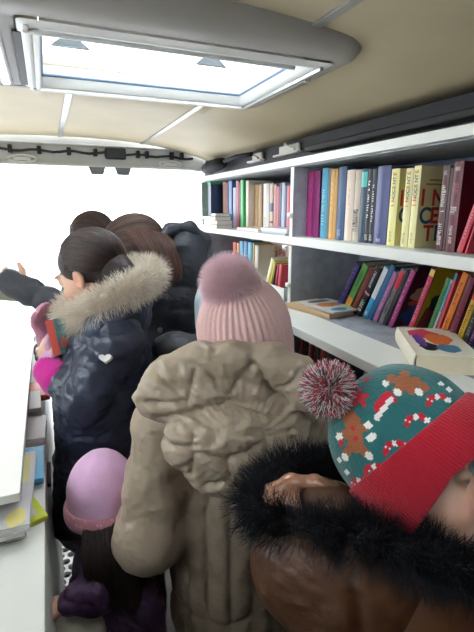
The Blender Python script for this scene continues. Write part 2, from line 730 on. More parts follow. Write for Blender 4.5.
ring_loft('frame', [rr3(OX0, OX1, OY0, OY1, 0.10, 1.928), rr3(OX0 + .002, OX1 - .002, OY0 + .002, OY1 - .002, 0.10, 1.892),
                    rr3(OX0 + .012, OX1 - .012, OY0 + .012, OY1 - .012, 0.095, 1.878), rr3(OX0 + .03, OX1 - .03, OY0 + .03, OY1 - .03, 0.05, 1.870),
                    rr3(HX0 - .05, HX1 + .05, HY0 - .07, HY1 + .03, 0.02, 1.868), rr3(HX0 - .045, HX1 + .045, HY0 - .06, HY1 + .028, 0.015, 1.875)], M_plas, hatch)
ring_loft('inner_frame', [rr3(HX0 - .045, HX1 + .045, HY0 - .06, HY1 + .028, 0.015, 1.866), rr3(HX0 - .03, HX1 + .03, HY0 - .03, HY1 + .015, 0.012, 1.862),
                          rr3(HX0 + .0, HX1 - .0, HY0 + .0, HY1 - .0, 0.006, 1.868), rr3(HX0 + .002, HX1 - .002, HY0 + .002, HY1 - .002, 0.006, 1.928)], M_wplas, hatch)
ring_loft('gasket', [rr3(HX0 + .001, HX1 - .001, HY0 + .001, HY1 - .001, 0.006, 1.894), rr3(HX0 + .008, HX1 - .008, HY0 + .008, HY1 - .008, 0.006, 1.898),
                     rr3(HX0 + .001, HX1 - .001, HY0 + .001, HY1 - .001, 0.006, 1.902)], mat('blue_grey_seal', (110, 135, 165), 0.5, bump=(200, .1, .001)), hatch)
M_glass = mat('clear_acrylic', (245, 250, 252), 0.05, trans=1.0, spec=0.3, bump=(3, 0.02, 0.001))
MB().box((HX0 + .003, HY0 + .003, 1.912), (HX1 - .003, HY1 - .003, 1.916), 0.001).build('pane', M_glass, hatch)
# black slot and blind cassette at the left side, rails along the near and far edges
MB().box((-0.030, 1.15, 1.8635), (-0.012, 1.60, 1.869), 0.001).build('blind_slot', M_black, hatch)
MB().box((-0.008, 1.10, 1.857), (0.003, 1.63, 1.868), 0.002).box((0.010, 1.12, 1.857), (0.022, 1.62, 1.868), 0.002).build('blind_cassette', M_wplas, hatch)
MB().box((-0.01, 1.115, 1.853), (0.64, 1.126, 1.863), 0.003).build('rail', M_wplas, hatch)
MB().box((0.02, 1.610, 1.853), (0.72, 1.622, 1.863), 0.003).box((0.0, 1.645, 1.860), (0.66, 1.653, 1.869), 0.003).build('rail', M_wplas, hatch)
MB().box((0.705, 1.10, 1.853), (0.716, 1.63, 1.864), 0.002).box((0.728, 1.22, 1.858), (0.75, 1.52, 1.868), 0.003).build('side_grille', M_alu, hatch)
for x in (0.093, 0.452):
    h = MB()
    h.prism([(-0.045, 0), (0.045, 0), (0.03, 0.012), (0.008, 0.026), (-0.008, 0.026), (-0.03, 0.012)], -0.006, 0.006,
            M=Matrix.Translation((x, 1.25, 1.876)) @ Matrix.Rotation(PI / 2, 4, 'X'))
    h.tube([(x, 1.25, 1.900), (x, 1.25, 1.912)], 0.006)
    h.build('handle', mat('handle_grey', (120, 128, 134), .4, bump=(90, .1, .001)), hatch)

added_hatch = empty('roof_hatch', (0.35, -0.05, 1.9), 'added unseen second roof hatch over the front of the van, to light the shelves', 'skylight')  # invented hatch, added out of view to light shelves and people
ring_loft('frame', [[(x, y, z) for x, y in rrect(GX0 - d, GX1 + d, GY0 - d, GY1 + d, .03)] for d, z in ((.05, 1.93), (.05, 1.90), (0, 1.90), (0, 1.95))], M_plas, added_hatch)
MB().box((GX0, GY0, 1.952), (GX1, GY1, 1.956)).build('pane', M_glass, added_hatch)

# slim lamp left of the hatch
lamp = empty('ceiling_lamp', (-0.075, 1.4, 1.866), 'slim white strip lamp on the left side of the roof hatch frame', 'lamp')
MB().box((-0.090, 1.12, 1.860), (-0.052, 1.60, 1.869), 0.005).build('housing', M_plas, lamp)
MB().box((-0.080, 1.13, 1.856), (-0.062, 1.59, 1.861), 0.003).build('diffuser', mat('lamp_diffuser', (250, 252, 255), 0.3, emit=((245, 250, 255), 1.2)), lamp)

# ---- things on the rear header
harn = MB()
pts = []
for i, x in enumerate(np.linspace(-0.7, 0.98, 40)):
    pts.append((x, 3.098, 1.842 + 0.006 * math.sin(i * 1.3) - 0.018 * abs((x - 0.17) / 0.95) ** 3))
har = empty('cable_harness', (0.15, 3.10, 1.84), 'black taped cable run clipped along the rear door header', 'cable')
harn.tube(pts, 0.008, 8)
harn.build('cable', M_black, har, smooth=True)
for x in (-0.26, -0.16, 0.0, 0.17, 0.33, 0.40, 0.60, 0.66, 0.83, 0.9):
    MB().box((x - 0.012, 3.083, 1.822), (x + 0.012, 3.12, 1.868), 0.004).build('clip', M_black, har)
jb = empty('junction_box', (0.46, 3.09, 1.83), 'flat black box fixed in the middle of the rear header', 'box')
MB().box((0.39, 3.078, 1.808), (0.52, 3.118, 1.876), 0.008).build('housing', M_black, jb)
MB().box((0.40, 3.074, 1.816), (0.51, 3.079, 1.868), 0.002).build('cover', mat('box_lid', (52, 56, 64), 0.5, bump=(90, .1, .001)), jb)
for i, (x, lb) in enumerate(((-0.10, 'clear oval interior light on the header, left of the two'), (0.82, 'clear oval interior light on the header, right of the two'))):
    L = empty('interior_light', (x, 3.11, 1.79), lb, 'light', 'clear header lights')
    ring = [(x + 0.075 * math.cos(a) * (1 if abs(math.cos(a)) < .99 else 1), 3.105, 1.792 + 0.022 * math.sin(a)) for a in np.linspace(0, 2 * PI, 28, endpoint=False)]
    MB().tube(ring, 0.006, 8, closed=True).build('bezel', M_wplas, L, smooth=True)
    MB().box((x - 0.05, 3.098, 1.780), (x + 0.05, 3.118, 1.804), 0.005).build('lens', mat('lens_plastic', (210, 215, 220), 0.2, bump=(60, .2, .002)), L)
for x, w, lb in ((0.335, 0.05, 'grey door striker hanging under the header, left of the pair'), (0.50, 0.05, 'grey door striker hanging under the header, right of the pair')):
    L = empty('door_striker', (x, 3.12, 1.70), lb, 'door catch', 'door strikers under the header')
    MB().prism([(-w * 1.1, 0.05), (w * 1.1, 0.05), (w * 0.75, 0.0), (-w * 0.75, 0.0)], -0.015, 0.015,
               M=Matrix.Translation((x, 3.12, 1.712)) @ Matrix.Rotation(PI / 2, 4, 'X')).build('plate', mat('striker_metal', (120, 128, 138), 0.45, metal=0.4, bump=(60, .1, .001)), L)
    MB().box((x - 0.06, 3.10, 1.757), (x + 0.06, 3.135, 1.768), 0.003).build('flange', M_wplas, L)

# ---- hardware in the dark gap above the shelves
rl = empty('rolled_strap', (1.03, 2.95, 1.73), 'black rolled strap bundle in the corner above the shelf end', 'strap')
MB().tube([(1.05, 2.70, 1.775), (1.045, 2.80, 1.77), (1.04, 2.90, 1.765), (1.035, 3.0, 1.76)], [0.03, 0.04, 0.042, 0.03], 14).build('roll', mat('black_webbing', (16, 18, 24), 0.8, bump=(80, .5, .004)), rl, smooth=True)
MB().tube([(1.045, 2.66, 1.78), (1.05, 2.5, 1.79), (1.06, 2.3, 1.785)], 0.012, 8).build('loose_end', mat('black_webbing'), rl, smooth=True)
for y0, y1, lb in ((1.86, 2.10, 'white bent metal bracket on the dark wall above the shelves, nearer one'), (2.25, 2.42, 'white bent metal bracket on the dark wall above the shelves, farther one')):
    b = MB()
    b.box((1.085, y0, 1.748), (1.118, y1, 1.758), 0.003)
    b.box((1.105, y0 + .02, 1.758), (1.118, y1 - .03, 1.795), 0.003)
    b.tube([(1.09, y0 + .03, 1.765), (1.07, y0 + .08, 1.785), (1.09, y0 + .12, 1.80)], 0.007, 8)
    tag(b.build('wall_bracket', M_wplas), lb, 'bracket', 'brackets above the shelves')
tag(MB().box((1.06, 0.55, 1.735), (1.115, 1.75, 1.76), 0.006).build('wall_rail', mat('black_rail', (30, 31, 36), .5, bump=(40, .2, .002))), 'long black rail on the dark wall above the shelf', 'rail')

# ================================================================== SHELVES
XF, XBK = 0.80, 1.10
Z_TOP, Z_MID, Z_LOW, Z_BOT = 1.665, 1.40, 1.150, 0.87     # upper faces
TH = 0.026
YE, YD, YN = 2.40, 1.405, -0.30
shelf = empty('bookshelf', (0.95, 1.05, 0), 'long white and grey bookshelf built along the right wall of the van', 'bookshelf')
for z, w in ((Z_TOP, 0.024), (Z_MID, 0.028), (Z_LOW, 0.026), (Z_BOT, 0.026), (0.30, 0.026)):
    if z == Z_LOW:
        MB().box((XF + .0005, YN, z - w), (XBK, YE, z - .0006), 0.0008).build('shelf_board', M_grey, shelf)
        MB().box((0.662, YN, z - w), (XF, YE, z), 0.0015).build('ledge', M_white, shelf)
    else:
        MB().box((XF, YN, z - w), (XBK, YE, z), 0.0015).build('shelf_board', M_white, shelf)
    if z != 0.30:
        MB().box((XF + 0.02, YN + .02, z - w - 0.0035), (XBK, YE - 0.02, z - w - 0.0002)).build('underside', M_grey, shelf)
for y in (YE, YD, 0.10):
    for z0, z1 in ((0.0, 0.274), (0.30, Z_BOT - TH - .004), (Z_BOT, Z_LOW - TH - .004), (Z_LOW, Z_MID - .032), (Z_MID, Z_TOP - .028)):
        MB().box((XF + 0.0025, y - 0.018, z0 + .0003), (XBK, y, z1), 0.001).build('divider', M_grey, shelf)
        MB().box((XF - 0.0005, y - 0.0185, z0 + .0003), (XF + 0.0028, y + .0005, z1), 0.0006).build('edge_band', M_white, shelf)
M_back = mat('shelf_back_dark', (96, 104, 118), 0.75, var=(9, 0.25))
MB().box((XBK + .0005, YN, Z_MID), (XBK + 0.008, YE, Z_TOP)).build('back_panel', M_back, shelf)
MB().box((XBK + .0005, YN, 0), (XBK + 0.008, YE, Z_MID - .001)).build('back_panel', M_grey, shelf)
for y, z in ((YD - .009, 1.475), (YD - .009, 1.225), (YD + .02, 1.36)):
    b = MB()
    b.box((XF - 0.012, y - 0.012, z - 0.008), (XF - 0.0006, y + 0.012, z + 0.008), 0.003)
    b.tube([(XF - 0.009, y - .004, z), (XF - 0.016, y - .004, z - 0.003)], 0.005, 8)
    b.build('corner_connector', M_wplas, shelf)

# ================================================================== COUNTER
CX = -0.062
counter = empty('counter', (-0.43, 1.4, 0), 'white counter unit running along the left side of the van', 'counter')
MB().box((XL + .002, -0.3, 0.828), (CX, 3.02, 0.852), 0.002).build('worktop', M_white, counter)
MB().box((XL + .002, -0.28, 0.06), (CX - .02, 3.0, 0.8275)).build('body', M_wall, counter)
for y0, y1 in ((0.02, 0.68), (0.70, 1.36), (1.38, 2.04), (2.06, 2.98)):
    d = MB().box((CX - .0195, y0, 0.08), (CX - .004, y1, 0.815), 0.002).build('door', M_white, counter)
    MB().box((CX - .004, y1 - .16, 0.74), (CX + .006, y1 - .04, 0.752), 0.003).build('handle', mat('dark_handle', (70, 58, 50), .4, bump=(90, .1, .001)), d)
riser = empty('display_riser', (-0.44, 1.9, 0.853), 'raised white display board standing on the left counter', 'display board')
MB().box((XL + .01, 0.885, 0.924), (-0.100, 2.085, 0.943), 0.0015).build('board', M_white, riser)
MB().box((XL + .01, 2.089, 0.924), (-0.094, 3.01, 0.944), 0.0015).build('board', M_white, riser)
for y in (1.20, 2.07, 2.96):
    MB().box((XL + .01, y, 0.8525), (-0.13, y + 0.016, 0.9238)).build('support', M_grey, riser)

# perforated floor mat
matp = empty('floor_grate', (0.08, 1.75, 0.0), 'white perforated metal grate lying on the van floor by the counter', 'grate')
V, Q = [], []
pitch, rh = 0.043, 0.0165
for r in range(15):
    for c in range(5):
        cx = -0.10 + pitch * (c + 0.5 * (r % 2))
        cy = 1.45 + pitch * 0.866 * r
        b0 = len(V)
        for k in range(12):
            a = PI / 6 * k + PI / 6
            R_ = pitch / math.sqrt(3) * (1 if k % 2 == 0 else math.cos(PI / 6))
            V.append((cx + R_ * math.cos(a), cy + R_ * math.sin(a), 0.022))
        for zz in (0.022, 0.006):
            for k in range(12):
                a = PI / 6 * k + PI / 6
                V.append((cx + rh * math.cos(a), cy + rh * math.sin(a), zz))
        for k in range(12):
            k2 = (k + 1) % 12
            Q.append((b0 + k, b0 + k2, b0 + 12 + k2, b0 + 12 + k))
            Q.append((b0 + 12 + k, b0 + 12 + k2, b0 + 24 + k2, b0 + 24 + k))
np_mesh('plate', np.array(V), np.array(Q), mat('white_enamel', (215, 215, 210), .35, bump=(60, .1, .001)), matp, smooth=False)
MB().box((-0.13, 1.42, 0.0), (-0.118, 2.02, 0.024), 0.002).box((0.118, 1.42, 0.0), (0.13, 2.02, 0.024), 0.002).box((-0.13, 1.405, 0.0), (0.13, 1.418, 0.024), 0.002).box((-0.13, 2.02, 0.0), (0.13, 2.032, 0.024), 0.002).build('rim', mat('white_enamel'), matp)

# ================================================================== BOOKS
M_page = mat('paper_pages', (226, 214, 186), 0.85, bump=(400, 0.3, 0.0008, 'n', (1, 1, 8)), var=(40, .04))
M_pagew = mat('white_pages', (232, 230, 222), 0.85, bump=(400, 0.3, 0.0008, 'n', (1, 1, 8)), var=(40, .04))


def cmat(rgb):
    return mat('cover_%d_%d_%d' % tuple(rgb), rgb, 0.42, bump=(150, 0.08, 0.0006))


def glyph_rows(M, w, h, m, parent, seed, n=12, name='lettering'):
    """small strokes standing for the tiny lettering that runs along a spine; M maps the (x,z) strip to place"""
    rr = random.Random(seed)
    b = MB()
    z = -h / 2
    while z < h / 2:
        g = h / n * rr.uniform(0.5, 1.0)
        if rr.random() < 0.85:
            b.box((-w / 2, -0.0004, z), (-w / 2 + w * rr.uniform(.7, 1), 0.0002, z + g * 0.35), M=M)
            if rr.random() < .6:
                x = rr.choice((-w / 2, w / 2 - w * .2))
                b.box((x, -0.0004, z), (x + w * .2, 0.0002, z + g * 0.75), M=M)
        z += g
    return b.build(name, m, parent, local=True)


def book(pos, rot, t, h, d, rgb, label, group, pages=None, deco=None, seed=0, page_in=0.003):
    """spine at local y=0, cover thickness along x, depth +y, height +z, pos = bottom centre of the spine"""
    o = empty('book', pos, label, 'book', group)
    o.rotation_mode = 'XYZ'
    o.rotation_euler = rot
    ct = min(0.0022, t * 0.16)
    c = MB()
    # one continuous wrap: spine (slightly rounded) + two boards
    c.box((-t / 2, 0, 0), (-t / 2 + ct, d, h), 0.0004)
    c.box((t / 2 - ct, 0, 0), (t / 2, d, h), 0.0004)
    n = 6
    outer = [(-t / 2 + t * i / n, -0.10 * t * math.sin(PI * i / n)) for i in range(n + 1)]
    inner = [(x, y + ct) for x, y in outer[::-1]]
    c.prism(outer + inner, 0, h)
    cov = c.build('cover', cmat(rgb), o, local=True)
    MB().box((-t / 2 + ct, ct + .0005, page_in), (t / 2 - ct, d - page_in, h - page_in)).build('pages', pages or M_page, o, local=True)
    sp = -0.10 * t - 0.0003
    for k, dd in enumerate(deco or []):
        kind = dd[0]
        if kind == 'band':        # (band, z0, z1, rgb)
            pr_ = MB()
            out2 = [(x * 1.002, y - 0.0004) for x, y in outer]
            pr_.prism(out2 + [(x, y + 0.0006) for x, y in out2[::-1]], dd[1] * h, dd[2] * h)
            pr_.build('spine_band', cmat(dd[3]), cov, local=True)
        elif kind == 'text':      # small strokes (text, zc, len, rgb, widthfrac)
            wv = t * (dd[4] if len(dd) > 4 else 0.4)
            glyph_rows(Matrix.Translation((0, sp, dd[1] * h)), wv, dd[2] * h, cmat(dd[3]), cov, seed * 7 + k)
        elif kind == 'word':      # real word on the spine (word, str, z0, size, colours)
            z = dd[2] * h
            for q, ch in enumerate(dd[1]):
                letter(ch, dd[3], cmat(dd[4][q % len(dd[4])]), cov,
                       Matrix.Translation((dd[3] * 0.36, sp - .0004, z + q * dd[5])) @ Matrix.Rotation(-PI / 2, 4, 'Y') @ Matrix.Rotation(PI / 2, 4, 'X'))
        elif kind == 'cword':     # word on the +x cover (str, y0, z, size, cols, pitch)
            for q, ch in enumerate(dd[1]):
                letter(ch, dd[4], cmat(dd[5][q % len(dd[5])]), cov,
                       Matrix.Translation((t / 2 + .0003, dd[2] + q * dd[6], dd[3])) @ Matrix.Rotation(PI / 2, 4, 'Z') @ Matrix.Rotation(PI / 2, 4, 'X'))
        elif kind == 'art':       # polygon on the +x cover (pts in y,z), rgb, layer
            b = MB()
            b.prism(dd[1], 0, 0.0004, M=Matrix(((0, 0, 1, t / 2 + .0001 + .0003 * (dd[3] if len(dd) > 3 else 0)), (1, 0, 0, 0), (0, 1, 0, 0), (0, 0, 0, 1))))
            b.build('cover_picture', cmat(dd[2]), cov, local=True)
    return o


def letter(ch, size, m, parent, M):
    cu = bpy.data.curves.new('letter', 'FONT')
    cu.body = ch
    cu.size = size
    cu.extrude = 0.0002
    cu.offset = size * 0.025
    tmp = bpy.data.objects.new('letter_tmp', cu)
    COL.objects.link(tmp)
    dg = bpy.context.evaluated_depsgraph_get()
    me = bpy.data.meshes.new_from_object(tmp.evaluated_get(dg))
    bpy.data.objects.remove(tmp)
    bpy.data.curves.remove(cu)
    me.transform(M)
    me.materials.clear()
    o = link('letter', me, m, parent)
    return o


def blob_poly(cy, cz, ry, rz, n=14, wob=0.15, seed=1, rot=0):
    rr = random.Random(seed)
    o = []
    for i in range(n):
        a = 2 * PI * i / n
        k = 1 + rr.uniform(-wob, wob)
        y, z = ry * k * math.cos(a), rz * k * math.sin(a)
        o.append((cy + y * math.cos(rot) - z * math.sin(rot), cz + y * math.sin(rot) + z * math.cos(rot)))
    return o


ROT = -PI / 2        # spine to the aisle (-X)


def row(items, z, xs, group, ybase, depth=0.135, hk=1.0, ylim=(-9, 9)):
    """items: (pixel_left, pixel_right at the foot, pixel_top, rgb, label, lean_deg, deco, pages)"""
    for k, it in enumerate(items):
        pl, pr_, pt, rgb, label = it[:5]
        lean = it[5] if len(it) > 5 else 0
        deco = it[6] if len(it) > 6 else None
        pages = it[7] if len(it) > 7 else None
        x = xs + (it[8] if len(it) > 8 else 0)
        y1 = at(pl, ybase, X=x)[1]
        y0 = at(pr_, ybase, X=x)[1]
        y0 = max(y0, ylim[0])
        y1 = min(y1, ylim[1])
        if y1 - y0 < .0035:
            y0, y1 = (y1 - .0035, y1) if y1 >= ylim[1] - 1e-6 else (y0, y0 + .0035)
        t = (y1 - y0) * 0.97
        if k + 1 < len(items):
            ln = items[k + 1][5] if len(items[k + 1]) > 5 else 0
            yn = at(items[k + 1][0], ybase, X=xs + (items[k + 1][8] if len(items[k + 1]) > 8 else 0))[1]
            t = max(.003, min(t, y1 - yn - .205 * (math.sin(math.radians(lean)) - math.sin(math.radians(ln))) - .0008))
            y0 = y1 - t
        t *= math.cos(math.radians(lean))
        yc = (y0 + y1) / 2
        if it[2] > 10:
            h = (at(pl if lean == 0 else pl + lean * 0.9, pt, X=x)[2] - z) / math.cos(math.radians(lean))
        else:
            h = it[2] * hk
        book((x, yc, z + 0.0005 + abs(math.sin(math.radians(lean))) * t / 2), (0, math.radians(lean), ROT), t, h, depth, rgb, label, group, pages, deco, seed=k + int(z * 100))


W = (235, 232, 225)
ino = [(214, 90, 70), (214, 90, 70), (120, 150, 120), (90, 120, 150), (190, 110, 60), (90, 130, 130), (150, 110, 90), (190, 120, 80)]
big = [(206, 52, 44), (206, 52, 44), (190, 140, 50)]
big2 = [(40, 92, 128), (206, 52, 44), (40, 92, 128)]
big3 = [(206, 52, 44), (40, 92, 128)]
inocover = [('word', 'INOCENTE', 0.52, 0.0145, ino, 0.0112), ('text', 0.12, 0.14, (120, 120, 100), 0.25),
            ('cword', 'INO', 0.006, 0.106, 0.056, big, 0.036), ('cword', 'CEN', 0.006, 0.062, 0.056, big2, 0.036), ('cword', 'TE', 0.024, 0.018, 0.056, big3, 0.036),
            ('art', [(0.03, 0.165), (0.12, 0.165), (0.12, 0.169), (0.03, 0.169)], (170, 150, 70)), ('art', [(0.02, 0.155), (0.11, 0.155), (0.11, 0.159), (0.02, 0.159)], (170, 150, 70))]
g = 'books on the upper shelf of the near bay'
row([
    (305.5, 311, 172, (150, 40, 108), 'slim magenta book at the left end of the near upper shelf', 0, [('text', .8, .1, (200, 90, 150))]),
    (311.2, 318, 172, (128, 34, 98), 'wider purple magenta book second from the left on the upper shelf', 0, None),
    (319.5, 325.5, 169, (78, 160, 190), 'light blue book next to the magenta pair', 0, [('text', .45, .5, (190, 220, 230), .3)]),
    (325.7, 327.8, 169, (120, 120, 125), 'very thin grey book between light blue and tan books', 0, None),
    (328, 331.8, 170, (214, 168, 92), 'slim tan orange book beside the thin grey one', 0, [('text', .6, .4, (240, 215, 160), .3)]),
    (332, 335, 170, (196, 148, 84), 'slim brownish tan book left of the dark blue one', 0, None),
    (335.3, 343.3, 168, (62, 88, 124), 'steel blue book between tan and cream books', 0, [('text', .1, .1, (160, 180, 200))]),
    (343.6, 351.5, 171, (214, 196, 180), 'pale cream book with a grey plant drawing on its spine', 0, [('text', .6, .3, (190, 110, 90), .15)]),
    (351.7, 357.5, 171, (190, 176, 160), 'beige book with dark branch marks low on the spine', 0, [('text', .3, .3, (50, 50, 55), .8), ('text', .35, .2, (60, 60, 60), .6)]),
    (357.7, 363.5, 170, (52, 74, 96), 'dark teal book with a turquoise patch at the top', 0, [('band', .76, .96, (90, 196, 190))]),
    (363.8, 368.2, 170, (28, 32, 48), 'black book with white spine lettering, left of the two', 0, [('text', .6, .5, W, .3), ('text', .08, .08, W, .6)]),
    (368.4, 372.5, 170, (30, 34, 54), 'black book with white spine lettering, right of the two', 0, [('text', .55, .5, W, .3), ('text', .08, .08, W, .6)]),
    (373, 386, 167.5, (74, 80, 128), 'wide slate blue book beside the cream ones', 0, [('text', .25, .2, (130, 135, 180), .15), ('text', .06, .04, W, .3)]),
    (386.5, 394.5, 170, (232, 224, 150), 'pale yellow book with coloured INOCENTE letters, leftmost of the three', 0, inocover),
    (400.5, 407.5, 169.5, (226, 218, 158), 'cream book with INOCENTE letters, middle of the three', 0, inocover),
    (408, 415, 167, (234, 226, 166), 'cream book showing a cover with big INOCENTE letters', 0, inocover),
    (436, 442.5, 167, (76, 18, 32), 'dark maroon book with white lettering and a white emblem', 0, [('text', .62, .3, W, .5), ('text', .2, .25, W, .5), ('text', .92, .05, W, .5)]),
    (443, 445.5, 169, (70, 20, 34), 'thin very dark red book between two maroon ones', 0, None),
    (446, 455.5, 163, (98, 24, 42), 'tall maroon book with a pale triangle emblem on the spine', 0, [('text', .72, .12, (190, 120, 130), .5), ('text', .47, .08, W, .6), ('text', .2, .2, W, .3), ('text', .92, .05, W, .5)]),
    (457.5, 463.5, .165, (190, 52, 74), 'pinkish red book leaning towards the camera', 16, [('text', .5, .6, (230, 150, 160), .25)]),
    (466, 475, .185, (200, 62, 84), 'bigger pinkish red leaning book at the frame edge', 14, [('text', .5, .6, (235, 160, 170), .25)]),
    (487, 497, .20, (60, 90, 60), 'green book beyond the leaning red ones', 0, None),
], Z_MID, 0.856, g, 242, ylim=(-9, 1.385))

g = 'leaning books on the lower shelf of the near bay'
L_ = 27
row([
    (334, 338.5, .215, (62, 48, 110), 'purple and navy leaning book, leftmost of the leaning row', L_ + 3, [('text', .6, .6, (140, 110, 180), .4), ('band', .1, .16, (60, 110, 180))]),
    (341, 346.5, .215, (92, 150, 74), 'green leaning book with a yellow and orange foot', L_ + 2, [('band', 0.02, .16, (196, 206, 70)), ('band', .16, .3, (206, 140, 60)), ('text', .7, .3, (50, 110, 60), .5)]),
    (348, 352.5, .205, (120, 50, 44), 'dark red leaning book behind the green one', L_ + 1, None),
    (353.5, 359, .21, (34, 36, 40), 'black leaning book with a pink dot on the spine', L_, [('text', .75, .3, W, .4), ('band', .45, .49, (230, 130, 150)), ('text', .2, .25, W, .6)]),
    (361, 365.5, .215, (56, 150, 196), 'light blue leaning book with a white upper half', L_ - 1, [('band', .4, .98, (214, 220, 222)), ('text', .1, .08, W, .5)]),
    (366, 370.5, .225, (36, 98, 146), 'blue leaning book right of the white and blue one', L_ - 1, None),
    (371, 375.5, .20, (164, 108, 158), 'mauve leaning book between blue and grey books', L_ - 2, [('text', .5, .5, (206, 170, 200), .3)]),
    (377, 382, .215, (112, 108, 112), 'grey leaning book with a bright red block at the top', L_ - 3, [('band', .66, .95, (206, 34, 56)), ('text', .4, .4, (60, 60, 60), .6)]),
    (382.3, 385.5, .21, (36, 38, 44), 'slim charcoal leaning book', L_ - 4, None),
    (387, 391.5, .215, (158, 54, 122), 'magenta spined leaning book with a dark picture cover', L_ - 5, [
        ('art', [(0.005, 0.005), (0.14, 0.005), (0.14, 0.21), (0.005, 0.21)], (66, 34, 50), 0), ('art', blob_poly(.055, .045, .04, .035, seed=3), (40, 92, 160), 1),
        ('art', blob_poly(.06, .085, .035, .012, seed=4), (200, 100, 60), 1), ('art', blob_poly(.065, .115, .045, .022, seed=5), (196, 176, 150), 1), ('art', [(0.03, 0.15), (0.12, 0.15), (0.12, 0.19), (0.03, 0.19)], (100, 20, 80), 1), ('text', .5, .7, (220, 140, 190), .3)]),
    (406, 410.5, .225, (200, 62, 96), 'pink spined leaning book with a yellow cover and dark figure', L_ - 8, [
        ('band', .90, .99, (226, 200, 80)), ('art', [(0.005, 0.005), (0.14, 0.005), (0.14, 0.22), (0.005, 0.22)], (206, 170, 40), 0),
        ('art', [(0.006, 0.005), (0.138, 0.005), (0.13, 0.08), (0.08, 0.10), (0.02, 0.085)], (150, 56, 66), 1),
        ('art', [(0.05, 0.13), (0.07, .175), (.12, .20), (.138, .19), (.13, .14), (.09, .125)], (38, 44, 40), 1), ('art', blob_poly(.06, .10, .035, .03, seed=9), (58, 62, 56), 2), ('text', .5, .6, (240, 160, 180), .3)]),
    (424, 428.5, .205, (64, 130, 76), 'green leaning book in the middle of the row', L_ - 10, None),
    (429, 431.5, .20, (206, 220, 226), 'thin white leaning book with a light blue upper part', L_ - 11, [('band', .5, .95, (110, 170, 206))]),
    (433, 435.5, .22, (206, 70, 90), 'thin red leaning book with a teal top', L_ - 13, [('band', .90, .99, (30, 130, 160))]),
    (437, 443, .225, (226, 128, 44), 'bright orange leaning book with dark lettering', L_ - 11, [('text', .72, .3, (90, 50, 20), .35), ('text', .22, .3, (90, 50, 20), .4)]),
    (445, 451, .215, (116, 40, 66), 'dark maroon leaning book beside the orange one', L_ - 12, [('text', .3, .4, (170, 70, 110), .5)]),
    (454, 459.5, .225, (208, 172, 56), 'yellow leaning book with a red band near the top', L_ - 12, [('band', .68, .76, (206, 40, 40)), ('text', .4, .45, (110, 80, 30), .45)]),
    (461, 466, .21, (70, 68, 74), 'dark grey leaning book with pale lettering', L_ - 13, [('text', .4, .7, (150, 150, 160), .5)]),
    (467, 471.5, .21, (112, 70, 124), 'purple leaning book near the frame edge', L_ - 14, [('text', .4, .6, (200, 170, 210), .3)]),
    (472.5, 478, .20, (40, 110, 170), 'blue leaning book at the frame edge', L_ - 15, [('text', .5, .6, W, .3)]),
    (481, 487, .20, (230, 228, 220), 'white leaning book at the row end', L_ - 16, None),
], Z_LOW, 0.925, g, 336, hk=.90, ylim=(-9, 1.385))

g = 'books on the upper shelf of the far bay'
row([
    (208.2, 210.8, 182, (110, 222, 164), 'thin mint green book standing alone at the far shelf end', 0, None, None, -.042),
    (223, 226, 182, (150, 92, 66), 'brown book left of a red one on the far upper shelf', 0, None),
    (226.2, 228.4, 183, (124, 40, 52), 'thin dark red book between brown and blue', 0, None),
    (228.8, 232.2, 181, (96, 140, 196), 'sky blue book on the far upper shelf', 0, None),
    (233.2, 236, 188, (190, 190, 214), 'short lavender grey book on the far upper shelf', 0, None),
    (236.4, 238.6, 181, (210, 110, 130), 'thin pink book on the far upper shelf', 0, None),
    (239, 240.4, 183, (90, 30, 40), 'very thin dark red book behind the pink one', 0, None),
    (240.6, 243.4, 180, (84, 196, 118), 'green book in the middle of the far upper shelf', 0, None),
    (246, 248.6, 181, (222, 206, 196), 'thin pale book beside the green one', 0, None),
], Z_MID, 0.872, g, 225, depth=0.12, ylim=(1.408, 2.379))
row([
    (250.6, 254.2, 185, (214, 182, 132), 'tan book, leftmost of three tan ones', 0, None),
    (254.4, 257.4, 185, (206, 172, 120), 'tan book, middle of three tan ones', 0, None),
    (257.6, 262, 185, (178, 140, 92), 'tan book, darkest and rightmost of three tan ones', 0, None),
    (263, 269, 184, (230, 224, 220), 'wide white book beside the tan ones', 0, [('text', .2, .2, (150, 140, 140), .3)]),
    (269.3, 273, 184, (196, 170, 150), 'beige book with a dark round mark', 0, [('band', .42, .6, (60, 80, 110)), ('band', .18, .22, (110, 50, 60))]),
    (273.4, 276, 185, (214, 136, 142), 'pink book, left of a pink pair', 0, [('text', .5, .6, (240, 200, 200), .3)]),
    (276.2, 278.6, 187, (206, 116, 128), 'darker pink book, right of a pink pair', 0, None),
    (279, 281, 184, (60, 80, 110), 'thin dark blue book on the far shelf', 0, None),
    (281.2, 284, 183, (190, 192, 216), 'lavender book near the divider', 0, None),
    (284.2, 286, 186, (50, 80, 120), 'thin navy book near the divider', 0, None),
    (286.2, 289.5, 186, (214, 92, 104), 'coral red book against the divider', 0, None),
], Z_MID, 0.90, g, 228, depth=0.13, ylim=(1.408, 2.379))
row([
    (233, 236.5, 242, (196, 60, 52), 'red book on the far lower shelf behind the pompom', 0, None),
    (237, 239, 243, (226, 150, 70), 'thin orange book beside the red one', 0, None),
    (239.6, 243.2, 241, (64, 164, 208), 'bright blue book, left of three blue ones', 0, None),
    (243.6, 247.4, 241, (40, 130, 186), 'deeper blue book, middle of three blue ones', 0, [('text', .5, .6, (190, 220, 235), .3)]),
    (247.8, 252, 242, (70, 176, 216), 'light blue book, right of three blue ones', 0, None),
    (252.6, 254, 243, (214, 180, 90), 'thin yellowish book beside the blue ones', 0, None),
    (254.6, 258.2, 245, (232, 226, 208), 'cream white book at the right end of the blue ones', 0, None),
], Z_LOW, 0.90, 'books on the lower shelf of the far bay', 280, depth=0.13, ylim=(1.61, 2.379))
